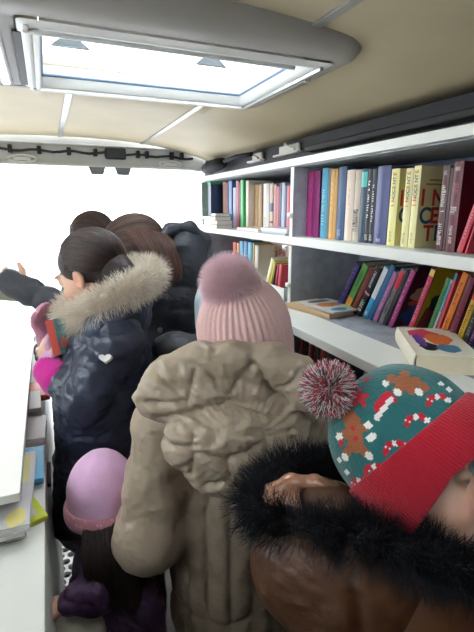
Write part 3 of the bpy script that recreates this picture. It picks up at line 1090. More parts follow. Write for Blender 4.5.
# a dark dust-jacketed volume seen cover-on behind the mint book
bk = book((0.852, 2.29, Z_MID + .0005), (0, 0, 0), 0.065, 0.222, 0.05, (46, 66, 104), 'dark blue patterned volume standing behind the mint green book', None)
bk2 = book((1.06, 2.10, Z_MID + .0005), (0, 0, 0), 0.05, 0.20, 0.09, (40, 60, 100), 'dark blue thick volume at the back of the far shelf', None)


def lying(px, py, z, t, w, d, rgb, label, group=None, yaw=0, pages=None, deco=None, X=None, pos=None):
    """a book lying flat: cover up, spine edge along local z turned to the ground plane"""
    p = pos if pos is not None else at(px, py, Z=z)
    o = book((p[0], p[1], z + t / 2 + .0004), (0, 0, 0), t, w, d, rgb, label, group, pages, deco)
    # local x (thickness) -> +Z, local z (height) -> direction of yaw, local y -> across
    R_ = Matrix.Rotation(yaw, 3, 'Z') @ Matrix(((0, 1, 0), (0, 0, 1), (1, 0, 0)))
    o.rotation_euler = R_.to_euler('XYZ')
    return o


gf = 'white paperbacks stacked flat on the far upper shelf'
for k, (dx, dy, cc, lb, tt) in enumerate([(0, 0, (196, 190, 186), 'white paperback, bottom of the far flat stack', .016), (0.006, .012, (224, 220, 214), 'white paperback, second from the bottom of the far flat stack', .02),
                                       (0.0, .02, (206, 196, 190), 'white paperback, third up in the far flat stack', .018), (0.012, 0.05, (228, 226, 222), 'white paperback, topmost of the far flat stack', .014)]):
    lying(0, 0, Z_MID + [0, .017, .0385, .058][k], tt, [.42, .40, .40, .12][k] * .5, .085, cc, lb, gf, pages=M_pagew, pos=(0.778 + dx, 2.09 + dy, 0), yaw=0)
lying(0, 0, Z_MID, .014, .20, .13, (222, 212, 206), 'pale flat book lying at the shelf front in the far bay', None, pages=M_pagew, pos=(0.812, 1.69, 0), yaw=0.05)
lying(0, 0, Z_MID, .006, .19, .13, (190, 190, 196), 'thin grey booklet flat under a white notebook', None, pages=M_pagew, pos=(0.818, 1.47, 0), yaw=0)
lying(0, 0, Z_MID + .0068, .016, .20, .13, (206, 214, 226), 'bluish white notebook lying flat beside the divider', None, pages=M_pagew, pos=(0.815, 1.45, 0), yaw=0.04)

# far bay, lower shelf : framed poster book facing out, file box with booklets
poster = empty('display_book', (1.0, 1.86, Z_LOW), 'large beige book with dark red lettering facing out on the far lower shelf', 'book')
MB().box((0.985, 1.73, Z_LOW + .0005), (0.99, 2.00, Z_LOW + .215), .0006).build('cover', cmat((206, 170, 150)), poster)
MB().box((0.9905, 1.733, Z_LOW + .003), (1.002, 1.997, Z_LOW + .212)).build('pages', M_page, poster)
rr = random.Random(5)
for q in range(7):
    y = 1.975 - q * 0.034
    b = MB()
    z = Z_LOW + .125 + (0.012 if q % 2 else 0)
    b.tube([(0.9842, y + .008, z), (0.9842, y + .008, z + .025), (0.9842, y - .004, z + .03), (0.9842, y - .008, z + .012), (0.9842, y + .004, z + .008)], 0.0022, 6)
    b.build('lettering', cmat((170, 60, 66)), poster)
fb = empty('file_box', (0.88, 1.59, Z_LOW), 'open white cardboard tray holding small booklets in the far bay', 'tray')
t0 = MB()
t0.box((0.815, 1.46, Z_LOW + .0004), (0.955, 1.76, Z_LOW + .003))
for lo, hi in (((0.815, 1.46, Z_LOW + .0004), (0.818, 1.76, Z_LOW + .05)), ((0.952, 1.46, Z_LOW + .0004), (0.955, 1.76, Z_LOW + .05)), ((0.815, 1.46, Z_LOW + .0004), (0.955, 1.463, Z_LOW + .05)), ((0.815, 1.757, Z_LOW + .0004), (0.955, 1.76, Z_LOW + .05))):
    t0.box(lo, hi, .0005)
t0.build('tray', M_white, fb)
row([(264, 266.5, .155, (236, 226, 170), 'cream yellow booklet leaning in the tray', 24, None, M_pagew),
     (267.5, 270, .14, (226, 206, 50), 'bright yellow booklet leaning in the tray', 22, None, M_pagew),
     (270.5, 273, .125, (36, 34, 40), 'black booklet leaning in the tray', 18, None, M_pagew),
     (273.8, 276, .13, (190, 44, 56), 'crimson booklet leaning in the tray', 12, None, M_pagew),
     (276.8, 279.5, .13, (206, 70, 84), 'pinkish red booklet standing in the tray', 8, None, M_pagew)], Z_LOW + .004, 0.835, 'booklets in the tray', 294, depth=.09, ylim=(1.426, 1.752))

# flat books on the near lower shelf
lying(0, 0, Z_LOW, .017, .30 * .72, .15, (204, 170, 130), 'flat paperback at the bottom of the pair by the divider', 'flat pair by the divider', pos=(0.812, 1.150, 0), yaw=0.20)
lying(0, 0, Z_LOW + .0178, .006, .19, .14, (206, 206, 204), 'thin picture booklet lying on top of the flat paperback', 'flat pair by the divider', pos=(0.822, 1.145, 0), yaw=0.12,
      deco=[('art', blob_poly(.07, .10, .05, .03, seed=2), (196, 120, 70)), ('art', blob_poly(.05, .03, .03, .02, seed=6), (60, 130, 150)), ('art', blob_poly(.07, .16, .05, .018, seed=7), (60, 70, 90))])
lying(0, 0, Z_LOW, .042, .228, .134, (236, 228, 206), 'thick cream paperback lying flat, nearest the camera', 'thick flat books near the camera', pos=(0.712, 0.684, 0), yaw=-.571,
      deco=[('art', [(0.01, .01), (.125, .01), (.125, .21), (.01, .21)], (232, 226, 210), 0), ('art', blob_poly(.05, .17, .035, .04, seed=22), (206, 60, 90), 1), ('art', blob_poly(.075, .12, .03, .05, seed=23), (226, 110, 50), 2),
            ('art', blob_poly(.04, .06, .02, .03, seed=24), (30, 30, 36), 1), ('art', blob_poly(.08, .05, .025, .03, seed=25), (60, 130, 160), 2), ('art', blob_poly(.03, .11, .012, .05, seed=26), (110, 70, 150), 3)])

g = 'books on the shelf below'
row([(296, 299, .20, (120, 30, 40), 'dark red book on the shelf under the flat pair', 6, None),
     (300, 303, .21, (60, 24, 34), 'blackish red book on the shelf under the flat pair', 6, None),
     (304.5, 309, .20, (150, 40, 44), 'brick red book on the shelf under the flat pair', 5, [('text', .6, .4, W, .3)]),
     (311, 315, .19, (90, 70, 64), 'brown book on the shelf below, beside the brick red one', 4, None),
     (317, 322, .21, (164, 60, 60), 'faded red book on the shelf below', 3, None),
     (324, 330, .20, (52, 60, 76), 'grey blue book on the shelf below', 2, None)], Z_BOT, 0.84, g, 400, ylim=(-9, 1.385))

# ---- things on the counter
lying(0, 0, .8637, .016, .30, .21, (150, 150, 146), 'grey magazine, lowest of the pile under the white display board', 'magazines on the counter', yaw=.02, pages=M_pagew, pos=(-.305, .845, 0))
lying(0, 0, .8805, .016, .29, .205, (196, 194, 200), 'pale magazine with yellow patches under the display board', 'magazines on the counter', yaw=-.03, pages=M_pagew, pos=(-.292, .85, 0),
      deco=[('art', blob_poly(.18, .03, .02, .03, seed=31), (226, 214, 140)), ('art', blob_poly(.05, .16, .03, .05, seed=32), (150, 148, 160)), ('art', blob_poly(.13, .2, .04, .05, seed=33), (170, 168, 176)), ('art', [(.17, .15), (.195, .15), (.195, .27), (.17, .27)], (220, 214, 150))])
mg = 'picture books along the counter edge'
lying(0, 0, .8525, .010, .21, .15, (196, 204, 56), 'picture book with a lime green border lying at the counter edge', mg, yaw=PI / 2 + .35, pages=M_pagew, pos=(-.055, .905, 0),
      deco=[('art', [(.02, .015), (.14, .015), (.14, .2), (.02, .2)], (196, 190, 200), 1), ('art', [(.05, .03), (.07, .03), (.07, .12), (.05, .12)], (206, 90, 80), 2), ('art', blob_poly(.10, .09, .02, .06, seed=41), (120, 110, 120), 2)])
lying(0, 0, .863, .014, .17, .16, (90, 176, 220), 'sky blue picture book lying on the lime bordered one', mg, yaw=PI / 2, pages=M_pagew, pos=(-.063, 1.03, 0),
      deco=[('art', blob_poly(.10, .08, .05, .05, seed=42), (206, 226, 230)), ('art', blob_poly(.05, .12, .04, .02, seed=43), (120, 160, 170))])
lying(0, 0, .8525, .022, .26, .15, (214, 212, 206), 'grey white hardback lying on the counter behind the blue book', mg, yaw=PI / 2 - .04, pages=M_pagew, pos=(-.060, 1.24, 0))
lying(0, 0, .875, .014, .20, .15, (232, 232, 228), 'white paperback lying on the grey white hardback', mg, yaw=PI / 2 + .03, pages=M_pagew, pos=(-.07, 1.42, 0))
lying(0, 0, .8525, .02, .2, .14, (214, 96, 70), 'orange red book lying at the counter edge beside the navy coat', mg, yaw=PI / 2, pages=M_pagew, pos=(-.045, 1.56, 0))
lying(0, 0, .9445, .02, .17, .12, (150, 158, 150), 'small grey green book lying on the far display board', None, yaw=.5, pages=M_pagew, pos=(-.38, 2.45, 0))

# ================================================================== PEOPLE
M_skin = mat('skin', rough=0.5, vcol=True, bump=(220, 0.12, 0.0008), sss=0.15, var=(30, .04))
M_eye = mat('eye', rough=0.12, vcol=True, bump=(10, 0.01, .0001))
M_hair = mat('hair_fibre', rough=0.42, vcol=True, var=(60, .1))
M_fur = mat('fur_fibre', rough=0.75, vcol=True, sheen=0.3, var=(60, .1))
SK = np.array(srgb((214, 172, 148)))


def J(base, fwd, h, **kw):
    """standing skeleton, world joints; kw overrides"""
    f = np.array((fwd[0], fwd[1], 0.0))
    f /= np.linalg.norm(f)
    r = np.array((f[1], -f[0], 0))
    b = np.array((base[0], base[1], 0.0))
    z = np.array((0, 0, 1.0))
    j = dict(f=f, r=r, h=h, s=h / 1.35)
    k = h / 1.35
    j['pelvis'] = b + z * .50 * h
    j['waist'] = b + z * .60 * h
    j['chest'] = b + z * .72 * h
    j['neck'] = b + z * .825 * h
    j['head'] = b + z * .915 * h + f * .02
    j['headR'] = frame(f)
    for sgn, s in ((-1, 'L'), (1, 'R')):
        j['sh' + s] = b + z * .79 * h + r * sgn * .135 * k
        j['el' + s] = b + z * .62 * h + r * sgn * .18 * k + f * .01
        j['wr' + s] = b + z * .50 * h + r * sgn * .17 * k + f * .10 * k
        j['hip' + s] = b + z * .49 * h + r * sgn * .065 * k
        j['kn' + s] = b + z * .27 * h + r * sgn * .07 * k + f * .015
        j['an' + s] = b + z * .055 * h + r * sgn * .07 * k - f * .01
    for a, v in kw.items():
        j[a] = np.array(v, float)
    return j


def hand(F, wr, d, pn, side, s=1.0, curl=0.5, k=.006):
    """palm and five fingers: wrist, hand direction d, palm normal pn, side +1 right hand / -1 left"""
    d = np.array(d, float) / np.linalg.norm(d)
    pn = np.array(pn, float)
    pn = pn - d * pn.dot(d)
    pn /= np.linalg.norm(pn)
    w = np.cross(d, pn) * side      # towards the thumb
    P0 = np.array(wr, float)
    for q in (-1.2, -.4, .4, 1.2):
        F.cap(P0 + d * .015 * s + w * q * .008 * s, P0 + d * .066 * s + w * q * .014 * s, .013 * s, .010 * s, .012)
    ln = {1.35: .052, .45: .06, -.45: .055, -1.3: .042}
    for q, L in ln.items():
        p = P0 + d * .068 * s + w * q * .0145 * s
        dd = d.copy()
        r0 = .0082 * s
        for st in range(3):
            a = curl * (.5 + .35 * st)
            dd = dd * math.cos(a) + pn * math.sin(a)
            dd /= np.linalg.norm(dd)
            p2 = p + dd * L * s * (.42, .32, .26)[st]
            F.cap(p, p2, r0, r0 * .9, k)
            p = p2
            r0 *= .9
    t0 = P0 + d * .022 * s + w * .020 * s
    t1 = t0 + (d * .55 + w * .75 + pn * .25) * .034 * s
    t2 = t1 + (d * .85 + w * .2 + pn * (.3 + curl * .4)) * .028 * s
    F.cap(t0, t1, .012 * s, .0095 * s, .01)
    F.cap(t1, t2, .0092 * s, .0075 * s, .005)


def head_shape(F, C, R, s):
    def L(x, y, z):
        return C + R @ (np.array((x, y, z)) * s)

    def E(c, r, k=.02, mode='u'):
        F.ell(L(*c), np.array(r) * s, R, k * s, mode)
    E((0, -.014, .032), (.072, .090, .076))
    E((0, .020, -.030), (.060, .062, .070), .03)
    E((0, .048, -.082), (.028, .028, .022), .03)
    for q in (-1, 1):
        E((q * .034, .044, -.038), (.030, .032, .030), .025)
        E((q * .031, .088, .004), (.016, .012, .011), .014, 's')
        E((q * .031, .0722, .003), (.0165, .0137, .0128), .004)
        E((q * .031, .079, .022), (.022, .010, .006), .012)
        E((q * .074, -.008, -.012), (.008, .018, .028), .006)
        E((q * .079, -.004, -.010), (.004, .010, .016), .005, 's')
        E((q * .010, .096, -.034), (.0075, .008, .006), .008)
    F.cap(L(0, .080, .006), L(0, .102, -.030), .008 * s, .0105 * s, .012 * s)
    F.cap(L(-.018, .084, -.057), L(.018, .084, -.057), .0058 * s, None, .006 * s)
    F.cap(L(-.014, .083, -.068), L(.014, .083, -.068), .0065 * s, None, .006 * s)
    F.cap(L(0, -.015, -.05), L(0, -.03, -.115), .044 * s, .042 * s, .03 * s)


def skin_col(C, R, s):
    def f(V):
        q = ((V - C) @ R) / s
        c = np.repeat(SK[None], len(V), 0)

        def mixc(w, rgb):
            nonlocal c
            w = np.clip(w, 0, 1)[:, None]
            c = c * (1 - w) + np.array(srgb(rgb)) * w
        for sg in (-1, 1):
            d = np.linalg.norm((q - np.array((sg * .04, .065, -.04))) / np.array((.022, .03, .022)), axis=1)
            mixc(.5 * np.exp(-d ** 2), (206, 120, 108))
            d = np.abs((q[:, 2] - .030 + 14 * (np.abs(q[:, 0]) - .032) ** 2) / .0035)
            mixc(.8 * np.exp(-d ** 2) * (np.abs(np.abs(q[:, 0]) - .034) < .02) * (q[:, 1] > .05), (70, 48, 40))
            d = np.linalg.norm((q - np.array((sg * .031, .086, .0))) / np.array((.019, .02, .0035)), axis=1)
            mixc(.95 * np.exp(-d ** 4), (48, 34, 32))
            d = np.linalg.norm((q - np.array((sg * .078, -.006, -.01))) / np.array((.01, .02, .03)), axis=1)
            mixc(.4 * np.exp(-d ** 2), (206, 110, 96))
        d = np.linalg.norm((q - np.array((0, .088, -.062))) / np.array((.024, .02, .0095)), axis=1)
        mixc(.85 * np.exp(-d ** 4), (176, 92, 88))
        return c
    return f


def body(j, parent, vox=.006, gl=(None, None), curl=(.6, .6), hs=1.0, hd=(None, None), feet=True):
    s = j['s'] * hs
    F = Field(vox)
    head_shape(F, j['head'], j['headR'], s)
    F.cap(j['head'] + j['headR'] @ np.array((0, -.03, -.08)) * s, j['neck'], .04 * s, .045 * s, .03)
    k = j['s']
    f = j['f']
    F.cap(j['neck'] - (j['neck'] - j['chest']) * .2, j['chest'], .06 * k, .095 * k, .05, sq=(f, .8))
    F.cap(j['chest'], j['waist'], .10 * k, .085 * k, .04, sq=(f, .8))
    F.cap(j['waist'], j['pelvis'], .085 * k, .098 * k, .04, sq=(f, .85))
    for s_ in 'LR':
        F.cap(j['neck'] - np.array((0, 0, .02)), j['sh' + s_], .045 * k, .045 * k, .03)
        F.cap(j['sh' + s_], j['el' + s_], .040 * k, .032 * k, .02)
        F.cap(j['el' + s_], j['wr' + s_], .032 * k, .021 * k, .015)
        if feet:
            F.cap(j['hip' + s_], j['kn' + s_], .066 * k, .045 * k, .03)
            F.cap(j['kn' + s_], j['an' + s_], .045 * k, .03 * k, .02)
            F.cap(j['an' + s_] + f * -.01, j['an' + s_] + f * .10 * k - np.array((0, 0, .025 * k)), .03 * k, .024 * k, .02)
        i = 'LR'.index(s_)
        if hd[i] is None:
            d = j['wr' + s_] - j['el' + s_]
            pn = -j['r'] * (1 if s_ == 'R' else -1)
        else:
            d, pn = hd[i]
        hand(F, j['wr' + s_], d, pn, 1 if s_ == 'R' else -1, k * 1.0, curl[i])
    o = solid('body', F, M_skin, parent, it=1, col=skin_col(j['head'], j['headR'], s))
    C, R = j['head'], j['headR']
    for q in (-1, 1):
        c = C + R @ np.array((q * .031, .0712, .0015)) * s
        n1, n2 = 14, 10
        V = []
        cc = []
        for a in range(n2 + 1):
            for b in range(n1):
                th, ph = PI * a / n2, 2 * PI * b / n1
                d = np.array((math.sin(th) * math.cos(ph), math.cos(th), math.sin(th) * math.sin(ph)))
                V.append(c + R @ d * .0125 * s)
                cc.append(srgb((12, 10, 10)) if th < .22 else srgb((74, 48, 34)) if th < .5 else srgb((226, 222, 216)))
        Q = np.array([(a * n1 + b, a * n1 + (b + 1) % n1, (a + 1) * n1 + (b + 1) % n1, (a + 1) * n1 + b) for a in range(n2) for b in range(n1)])
        np_mesh('eye', np.array(V), Q, M_eye, parent, True, np.array(cc))
    return o


def legs_clothes(j, parent, mt, mshoe, top=.52, thick=.018, vox=.008):
    k, f = j['s'], j['f']
    F = Field(vox)
    F.cap(j['pelvis'] + np.array((0, 0, .03)), j['pelvis'], .11 * k, .115 * k, .03, sq=(f, .88))
    for s_ in 'LR':
        F.cap(j['hip' + s_], j['kn' + s_], .066 * k + thick, .048 * k + thick, .03)
        F.cap(j['kn' + s_], j['an' + s_] + np.array((0, 0, .03)), .048 * k + thick, .038 * k + thick, .02)
    solid('trousers', F, mt, parent, disp=lambda V: .006 * (ridge(V * np.array((14, 14, 26))) - .4))
    for s_ in 'LR':
        F = Field(.006)
        a = j['an' + s_]
        F.cap(a + np.array((0, 0, .07 * k)), a - f * .012, .046 * k, .042 * k, .02)
        F.cap(a - f * .02 - np.array((0, 0, .022 * k)), a + f * .115 * k - np.array((0, 0, .030 * k)), .034 * k, .030 * k, .02)
        V, Q = F.mesh()
        V = relax(V, Q, 1)
        V[:, 2] = np.maximum(V[:, 2], 0.001)
        np_mesh('boot', V, Q, mshoe, parent)


def crease(d, w, depth):
    return -depth * np.exp(-(d / w) ** 2)


def puff(t, sp, depth, p=.5):
    return depth * (np.abs(np.sin(PI * t / sp)) ** p - 1)


def wrinkle(V, amp=.004, f=(16, 16, 16), o=2):
    return amp * (ridge(V * np.array(f), o) - .45) * 2


def nylon(name, rgb, rough=.42, b=.6):
    return mat(name, rgb, rough, bump=[(10, b * .8, .016, 'n'), (30, b * .7, .010, 'ridge', (1, 1, 1.8)), (75, b * .6, .005, 'n'), (700, .12, .0004)], spec=.4, var=(5, .06))


def torso_coat(j, vox, r_top, r_mid, r_hem, hem_z, sq=.8, arm=(.066, .060, .050), sh=.055, wrist=.97, hemshift=(0, 0), arms='LR'):
    F = Field(vox)
    f = j['f']
    hem = np.array((j['pelvis'][0] + hemshift[0], j['pelvis'][1] + hemshift[1], hem_z + r_hem * .35))
    F.cap(j['neck'] - np.array((0, 0, .045)), j['chest'], r_top * .72, r_top, .05, sq=(f, sq))
    F.cap(j['chest'], j['waist'], r_top, r_mid, .05, sq=(f, sq))
    F.cap(j['waist'], hem, r_mid, r_hem, .05, sq=(f, sq + .05))
    for s_ in arms:
        a, e, w = j['sh' + s_], j['el' + s_], j['wr' + s_]
        F.cap(j['neck'] - np.array((0, 0, .05)), a, sh, sh, .05)
        F.cap(a, e, arm[0], arm[1], .035)
        F.cap(e, e + (w - e) * wrist, arm[1], arm[2], .03)
    return F


def arm_coord(V, j, s_):
    """distance to the arm bones and the running length along them"""
    out_d = np.full(len(V), 9.0)
    out_t = np.zeros(len(V))
    acc = 0
    for a, b in ((j['sh' + s_], j['el' + s_]), (j['el' + s_], j['wr' + s_])):
        ab = b - a
        L = np.linalg.norm(ab)
        t = np.clip(((V - a) @ ab) / L ** 2, 0, 1)
        d = np.linalg.norm(V - a - t[:, None] * ab, axis=1)
        m = d < out_d
        out_d[m] = d[m]
        out_t[m] = acc + t[m] * L
        acc += L
    return out_d, out_t


def fur_ring(path, n, root_r, L, c0, c1, m, parent, name='fur_trim', closed=True, lean=(0, 0, 0), rad=.0007, curl=.3, grav=.2, seg=5, tipc=None, undern=True):
    """dense fur rooted on a tube that follows a curve; real base roll + fibres"""
    pts = np.array(path, float)
    if closed:
        pts = np.vstack([pts, pts[:1]])
    C = resample(pts, 80)
    T = np.gradient(C, axis=0)
    T /= np.linalg.norm(T, axis=1, keepdims=True)
    i = RNG.integers(0, 80, n)
    a = RNG.random(n) * 2 * PI
    t = T[i]
    ref = np.array((0, 0, 1.0))
    u = np.cross(t, ref)
    u /= np.linalg.norm(u, axis=1, keepdims=True) + 1e-9
    w = np.cross(u, t)
    rr = root_r(i / 79) if callable(root_r) else np.full(n, root_r)
    d = u * np.cos(a)[:, None] + w * np.sin(a)[:, None]
    P = C[i] + t * RNG.normal(size=(n, 1)) * .006 + d * rr[:, None] * .8
    cl = vnoise(P * 60)[:, None] * 1.2 - .6
    D = d + t * cl + RNG.normal(size=(n, 3)) * .25 + np.array(lean)
    D /= np.linalg.norm(D, axis=1, keepdims=True)
    Ls = L * (.6 + .6 * RNG.random(n)) * (.75 + .5 * vnoise(P * 30))
    pa = fur_paths(P, D, Ls, seg, curl, grav)
    mixv = RNG.random((n, 1))
    base = np.array(srgb(c0)) * (1 - mixv) + np.array(srgb(c1)) * mixv
    cols = np.repeat(base[:, None], seg, 1)
    if tipc is not None:
        k = np.linspace(0, 1, seg)[None, :, None] ** 1.5
        cols = cols * (1 - k) + np.array(srgb(tipc)) * k
    F = Field(.006)
    rch = root_r(np.linspace(0, 1, 24)) if callable(root_r) else np.full(24, root_r)
    F.chain(resample(pts, 24), rch, .02)
    V, Q = F.mesh()
    base_o = np_mesh(name, relax(V, Q, 1), Q, mat('fur_base_%d_%d_%d' % tuple(c0), c0, .9, bump=(120, .6, .006)), parent)
    strands('fur_fibres', pa, rad, m, base_o, cols)
    return base_o


def loft_surface(fn, nu, nv, closed_u=True):
    U, Vv = np.meshgrid(np.linspace(0, 2 * PI, nu, endpoint=False), np.linspace(0, 1, nv), indexing='ij')
    P = fn(U.ravel(), Vv.ravel())
    i = np.arange(nu)[:, None]
    k = np.arange(nv - 1)[None, :]
    i2 = (i + 1) % nu
    Q = np.stack([i * nv + k, i2 * nv + k, i2 * nv + k + 1, i * nv + k + 1], -1).reshape(-1, 4)
    return P, Q, U.ravel(), Vv.ravel()


def knit(name, rgb, vcol=False, sc=160, st=.5):
    return mat(name, rgb, .9, vcol=vcol, bump=[(sc, st, .003), (sc * 3, st, .001)], sheen=.35, spec=.15, var=(22, .06))


def beanie(name, C, R, rx, ry, hd, z0, m, parent, ribs=0, amp=.002, flare=1.0, nu=360, nv=120, colf=None, th=.004, pw=2.2):
    """closed knitted cap: local axes of R, C at the widest ring, z0 the lower rim, hd the height of the dome"""
    def fn(u, v):
        # v 0..1 outside from rim to top, with a turned-in lip at the rim
        vv = v
        z = np.where(vv < .12, 0, (vv - .12) / .88)
        zz = z0 + (hd - z0) * np.sin(z * PI / 2) ** 1.0
        k = np.clip(zz / hd, 0, 1)
        rad = np.where(zz > 0, (1 - k ** pw) ** (1 / pw), 1 + (flare - 1) * np.clip(zz / z0, 0, 1) if z0 != 0 else 1)
        lip = np.clip((.12 - vv) / .12, 0, 1)
        rad = rad * (1 - .10 * lip)
        zz = zz + .03 * (lip ** 2) - .0
        rr = amp * np.cos(u * ribs) * np.clip(rad * 3, 0, 1) if ribs else 0
        wob = .0035 * (vnoise(np.stack([np.cos(u) * 3, np.sin(u) * 3, zz * 30], 1)) - .5)
        x = (rx * rad + rr + wob) * np.cos(u)
        y = (ry * rad + rr + wob) * np.sin(u)
        return np.stack([x, y, zz], 1)
    P, Q, U, V = loft_surface(fn, nu, nv)
    W_ = np.array(C) + P @ np.array(R).T
    return np_mesh(name, W_, Q, m, parent, True, colf(P) if colf else None)


def pompom(C, r, n, c0, c1, m, parent, rad=.0006, core=.35, curl=.25, seg=5, c2=None):
    F = Field(.004)
    F.ell(C, r * core)
    V, Q = F.mesh()
    b = np_mesh('pompom', V, Q, mat('pompom_core_%d_%d_%d' % tuple(c0), c0, .9, bump=(200, .5, .003)), parent)
    D = unit(n)
    L = r * (1 - core * .8) * (.8 + .35 * RNG.random(n))
    pa = fur_paths(np.array(C) + D * r * core * .8, D, L, seg, curl, .05)
    t = RNG.random((n, 1))
    cols = np.array(srgb(c0)) * (1 - t) + np.array(srgb(c1)) * t
    if c2 is not None:
        pick = RNG.random(n)
        cols[pick < .38] = srgb(c0)
        cols[(pick >= .38) & (pick < .76)] = srgb(c1)
        cols[pick >= .76] = srgb(c2)
    strands('pompom_yarn', pa, rad, m, b, cols)
    return b


def sleek(C, R, s, n, c0, c1, parent, end=(0, -.98, -.45), m=None, front=.25, rad=.0007, shell=True, name='hair'):
    cc = C + R @ (np.array((0, -.018, .030)) * s)
    rad3 = np.array((.080, .098, .086)) * s
    F = Field(.005)
    F.ell(cc, rad3 * .985, R)
    F.ell(C + R @ (np.array((0, .075, -.07)) * s), np.array((.075, .085, .125)) * s, R, .012, 's')
    F.ell(cc + R @ (np.array((0, -.065, -.065)) * s), np.array((.055, .045, .05)) * s, R, .03)
    base = solid(name, F, mat('hair_base_%d_%d_%d' % tuple(c0), c0, .5, bump=(60, .6, .004, 'n', (1, 1, 1))), parent)
    az = RNG.random(n) * PI
    st = np.stack([np.cos(az) * .97, front + .25 * np.sin(az) + RNG.normal(size=n) * .03, np.sin(az) * 1.0 - .05], 1)
    back = RNG.random(n)[:, None] * .9
    en = np.array(end, float)
    en = en / np.linalg.norm(en)
    st = st / np.linalg.norm(st, axis=1, keepdims=True)
    seg = 12
    t = np.linspace(0, 1, seg)[None, :, None]
    t = back[:, :, None] * .75 + (1 - back[:, :, None] * .75) * t
    th = np.arccos(np.clip(st @ en, -1, 1))[:, None, None]
    d = (np.sin((1 - t) * th) * st[:, None] + np.sin(t * th) * en[None, None]) / np.sin(th)
    P = d * rad3 * (1.0 + .025 * RNG.random((n, 1, 1)) + .03 * np.sin(t * PI))
    mixv = vnoise(st * 14)[:, None] * .7 + RNG.random((n, 1)) * .3
    cols = np.array(srgb(c0)) * (1 - mixv) + np.array(srgb(c1)) * mixv
    strands('hair_strands', cc + P @ R.T, rad, M_hair, base, cols)
    return base


# ------------------------------------------------------------------ girl in the taupe coat, pink pompom hat
A = empty('person', (.36, .88, 0), 'person in a taupe padded coat and ribbed pink hat with a fluffy pompom', 'person')
jA = J((.36, .885), (.22, .97), 1.34, head=(.390, .875, 1.222), headR=frame((.25, .97, -.12), (-.08, 0, 1)),
       shL=(.205, .885, 1.045), elL=(.150, .86, .78), wrL=(.21, 1.03, .80), shR=(.505, .83, 1.05), elR=(.56, .86, .82), wrR=(.50, 1.02, .84))
body(jA, A, vox=.007)
legs_clothes(jA, A, mat('dark_jeans', (48, 56, 74), .8, bump=(300, .3, .001)), mat('brown_boot', (96, 72, 54), .6, bump=(60, .3, .003)))
M_taupe = nylon('taupe_nylon', (166, 150, 132), .36, .45)
F = torso_coat(jA, .006, .142, .152, .160, .42, arm=(.070, .074, .060), sh=.062, wrist=.96)


def dA(V):
    dl, tl = arm_coord(V, jA, 'L')
    dr, tr = arm_coord(V, jA, 'R')
    dm = np.minimum(dl, dr)
    tm = np.where(dl < dr, tl, tr)
    arm = np.clip((.105 - dm) / .03, 0, 1)
    c = (V - np.array((.36, .885, 0))) @ np.stack([jA['r'], jA['f'], (0, 0, 1)], 1)
    th = np.arctan2(c[:, 0], -c[:, 1])
    wob = .25 * (vnoise(V * np.array((5, 5, 3))) - .5)
    tors = puff(th + .18 + wob * .2, .40, .013, .40) + crease(V[:, 2] - .56 - .01 * np.sin(th * 5), .010, .008)
    slv = puff(tm + .015 * np.sin(V[:, 0] * 60), .105, .008, .5)
    fine = wrinkle(V, .0035, (15, 15, 9)) + wrinkle(V, .0018, (40, 40, 22), 1)
    diag = .004 * (ridge(np.stack([V[:, 0] * 8 + V[:, 2] * 12, V[:, 1] * 9, V[:, 2] * 5 - V[:, 0] * 8], 1), 2) - .4)
    cr = crumple(V, (22, 22, 14), .0028) + crumple(V, 48, .0013, seed=3)
    return tors * (1 - arm) + slv * arm + fine * .9 + diag * arm * 1.2 + cr


solid('coat', F, M_taupe, A, dA, it=2)
# hood lying on the back
F = Field(.0045)
hc = at(234, 418, .90)
RA = frame((.20, .98, .0))
F.ell(at(226, 394, .905), (.182, .060, .070), RA, .03)
F.ell(at(238, 436, .885), (.150, .070, .082), RA, .012)
F.ell(at(246, 468, .895), (.112, .055, .060), RA, .04)
F.chain([at(152, 396, .90), at(166, 376, .885), at(198, 362, .875), at(234, 358, .87), at(272, 362, .87), at(298, 376, .87), at(308, 396, .87)], [.030, .032, .030, .028, .030, .032, .032], .03)
F.chain([at(160, 384, .95), at(178, 372, 1.02), at(205, 368, 1.06), at(255, 370, 1.06), at(300, 376, .98)], [.028, .028, .026, .026, .028], .03)


HSEAMS = [((191, 358), (229, 393)), ((229, 393), (249, 362)), ((186, 399), (194, 366)), ((252, 362), (279, 398)), ((294, 364), (270, 402)), ((140, 398), (186, 397)), ((160, 372), (186, 399)),
          ((150, 420), (229, 397)), ((229, 397), (325, 424)), ((188, 420), (190, 470)), ((257, 408), (268, 462)), ((165, 436), (222, 446)), ((222, 446), (262, 430)), ((205, 478), (250, 466)), ((290, 430), (300, 470)), ((268, 452), (318, 448)),
          ((222, 446), (232, 490))]
HS = []
for p_, q_ in HSEAMS:
    u1, u2 = (at(*p_, .86) - hc) @ RA, (at(*q_, .86) - hc) @ RA
    HS.append((u1[[0, 2]], u2[[0, 2]]))


def dHood(V):
    c = (V - hc) @ RA
    X = c[:, [0, 2]] + .006 * (np.stack([vnoise(V * 14), vnoise(V * 14 + 4)], 1) - .5)
    d = np.full(len(V), 1.0)
    for p_, q_ in HS:
        w = q_ - p_
        t = np.clip(((X - p_) @ w) / (w @ w), 0, 1)
        d = np.minimum(d, np.linalg.norm(X - p_ - t[:, None] * w, axis=1))
    back = np.clip((-c[:, 1] + .01) / .02, 0, 1)
    s_ = -.010 * np.exp(-d / .0055) * back + .002 * np.clip(d / .03, 0, 1)
    radi = .0028 * np.sin(np.arctan2(c[:, 2], c[:, 0]) * 38 + 9 * vnoise(V * 10)) * np.exp(-d / .016) * back
    return s_ + radi + wrinkle(V, .0030, (13, 13, 19)) + wrinkle(V, .0016, (30, 30, 44), 1) + crumple(V, (24, 24, 30), .0035, .5) + crumple(V, (50, 50, 50), .0015, seed=3)


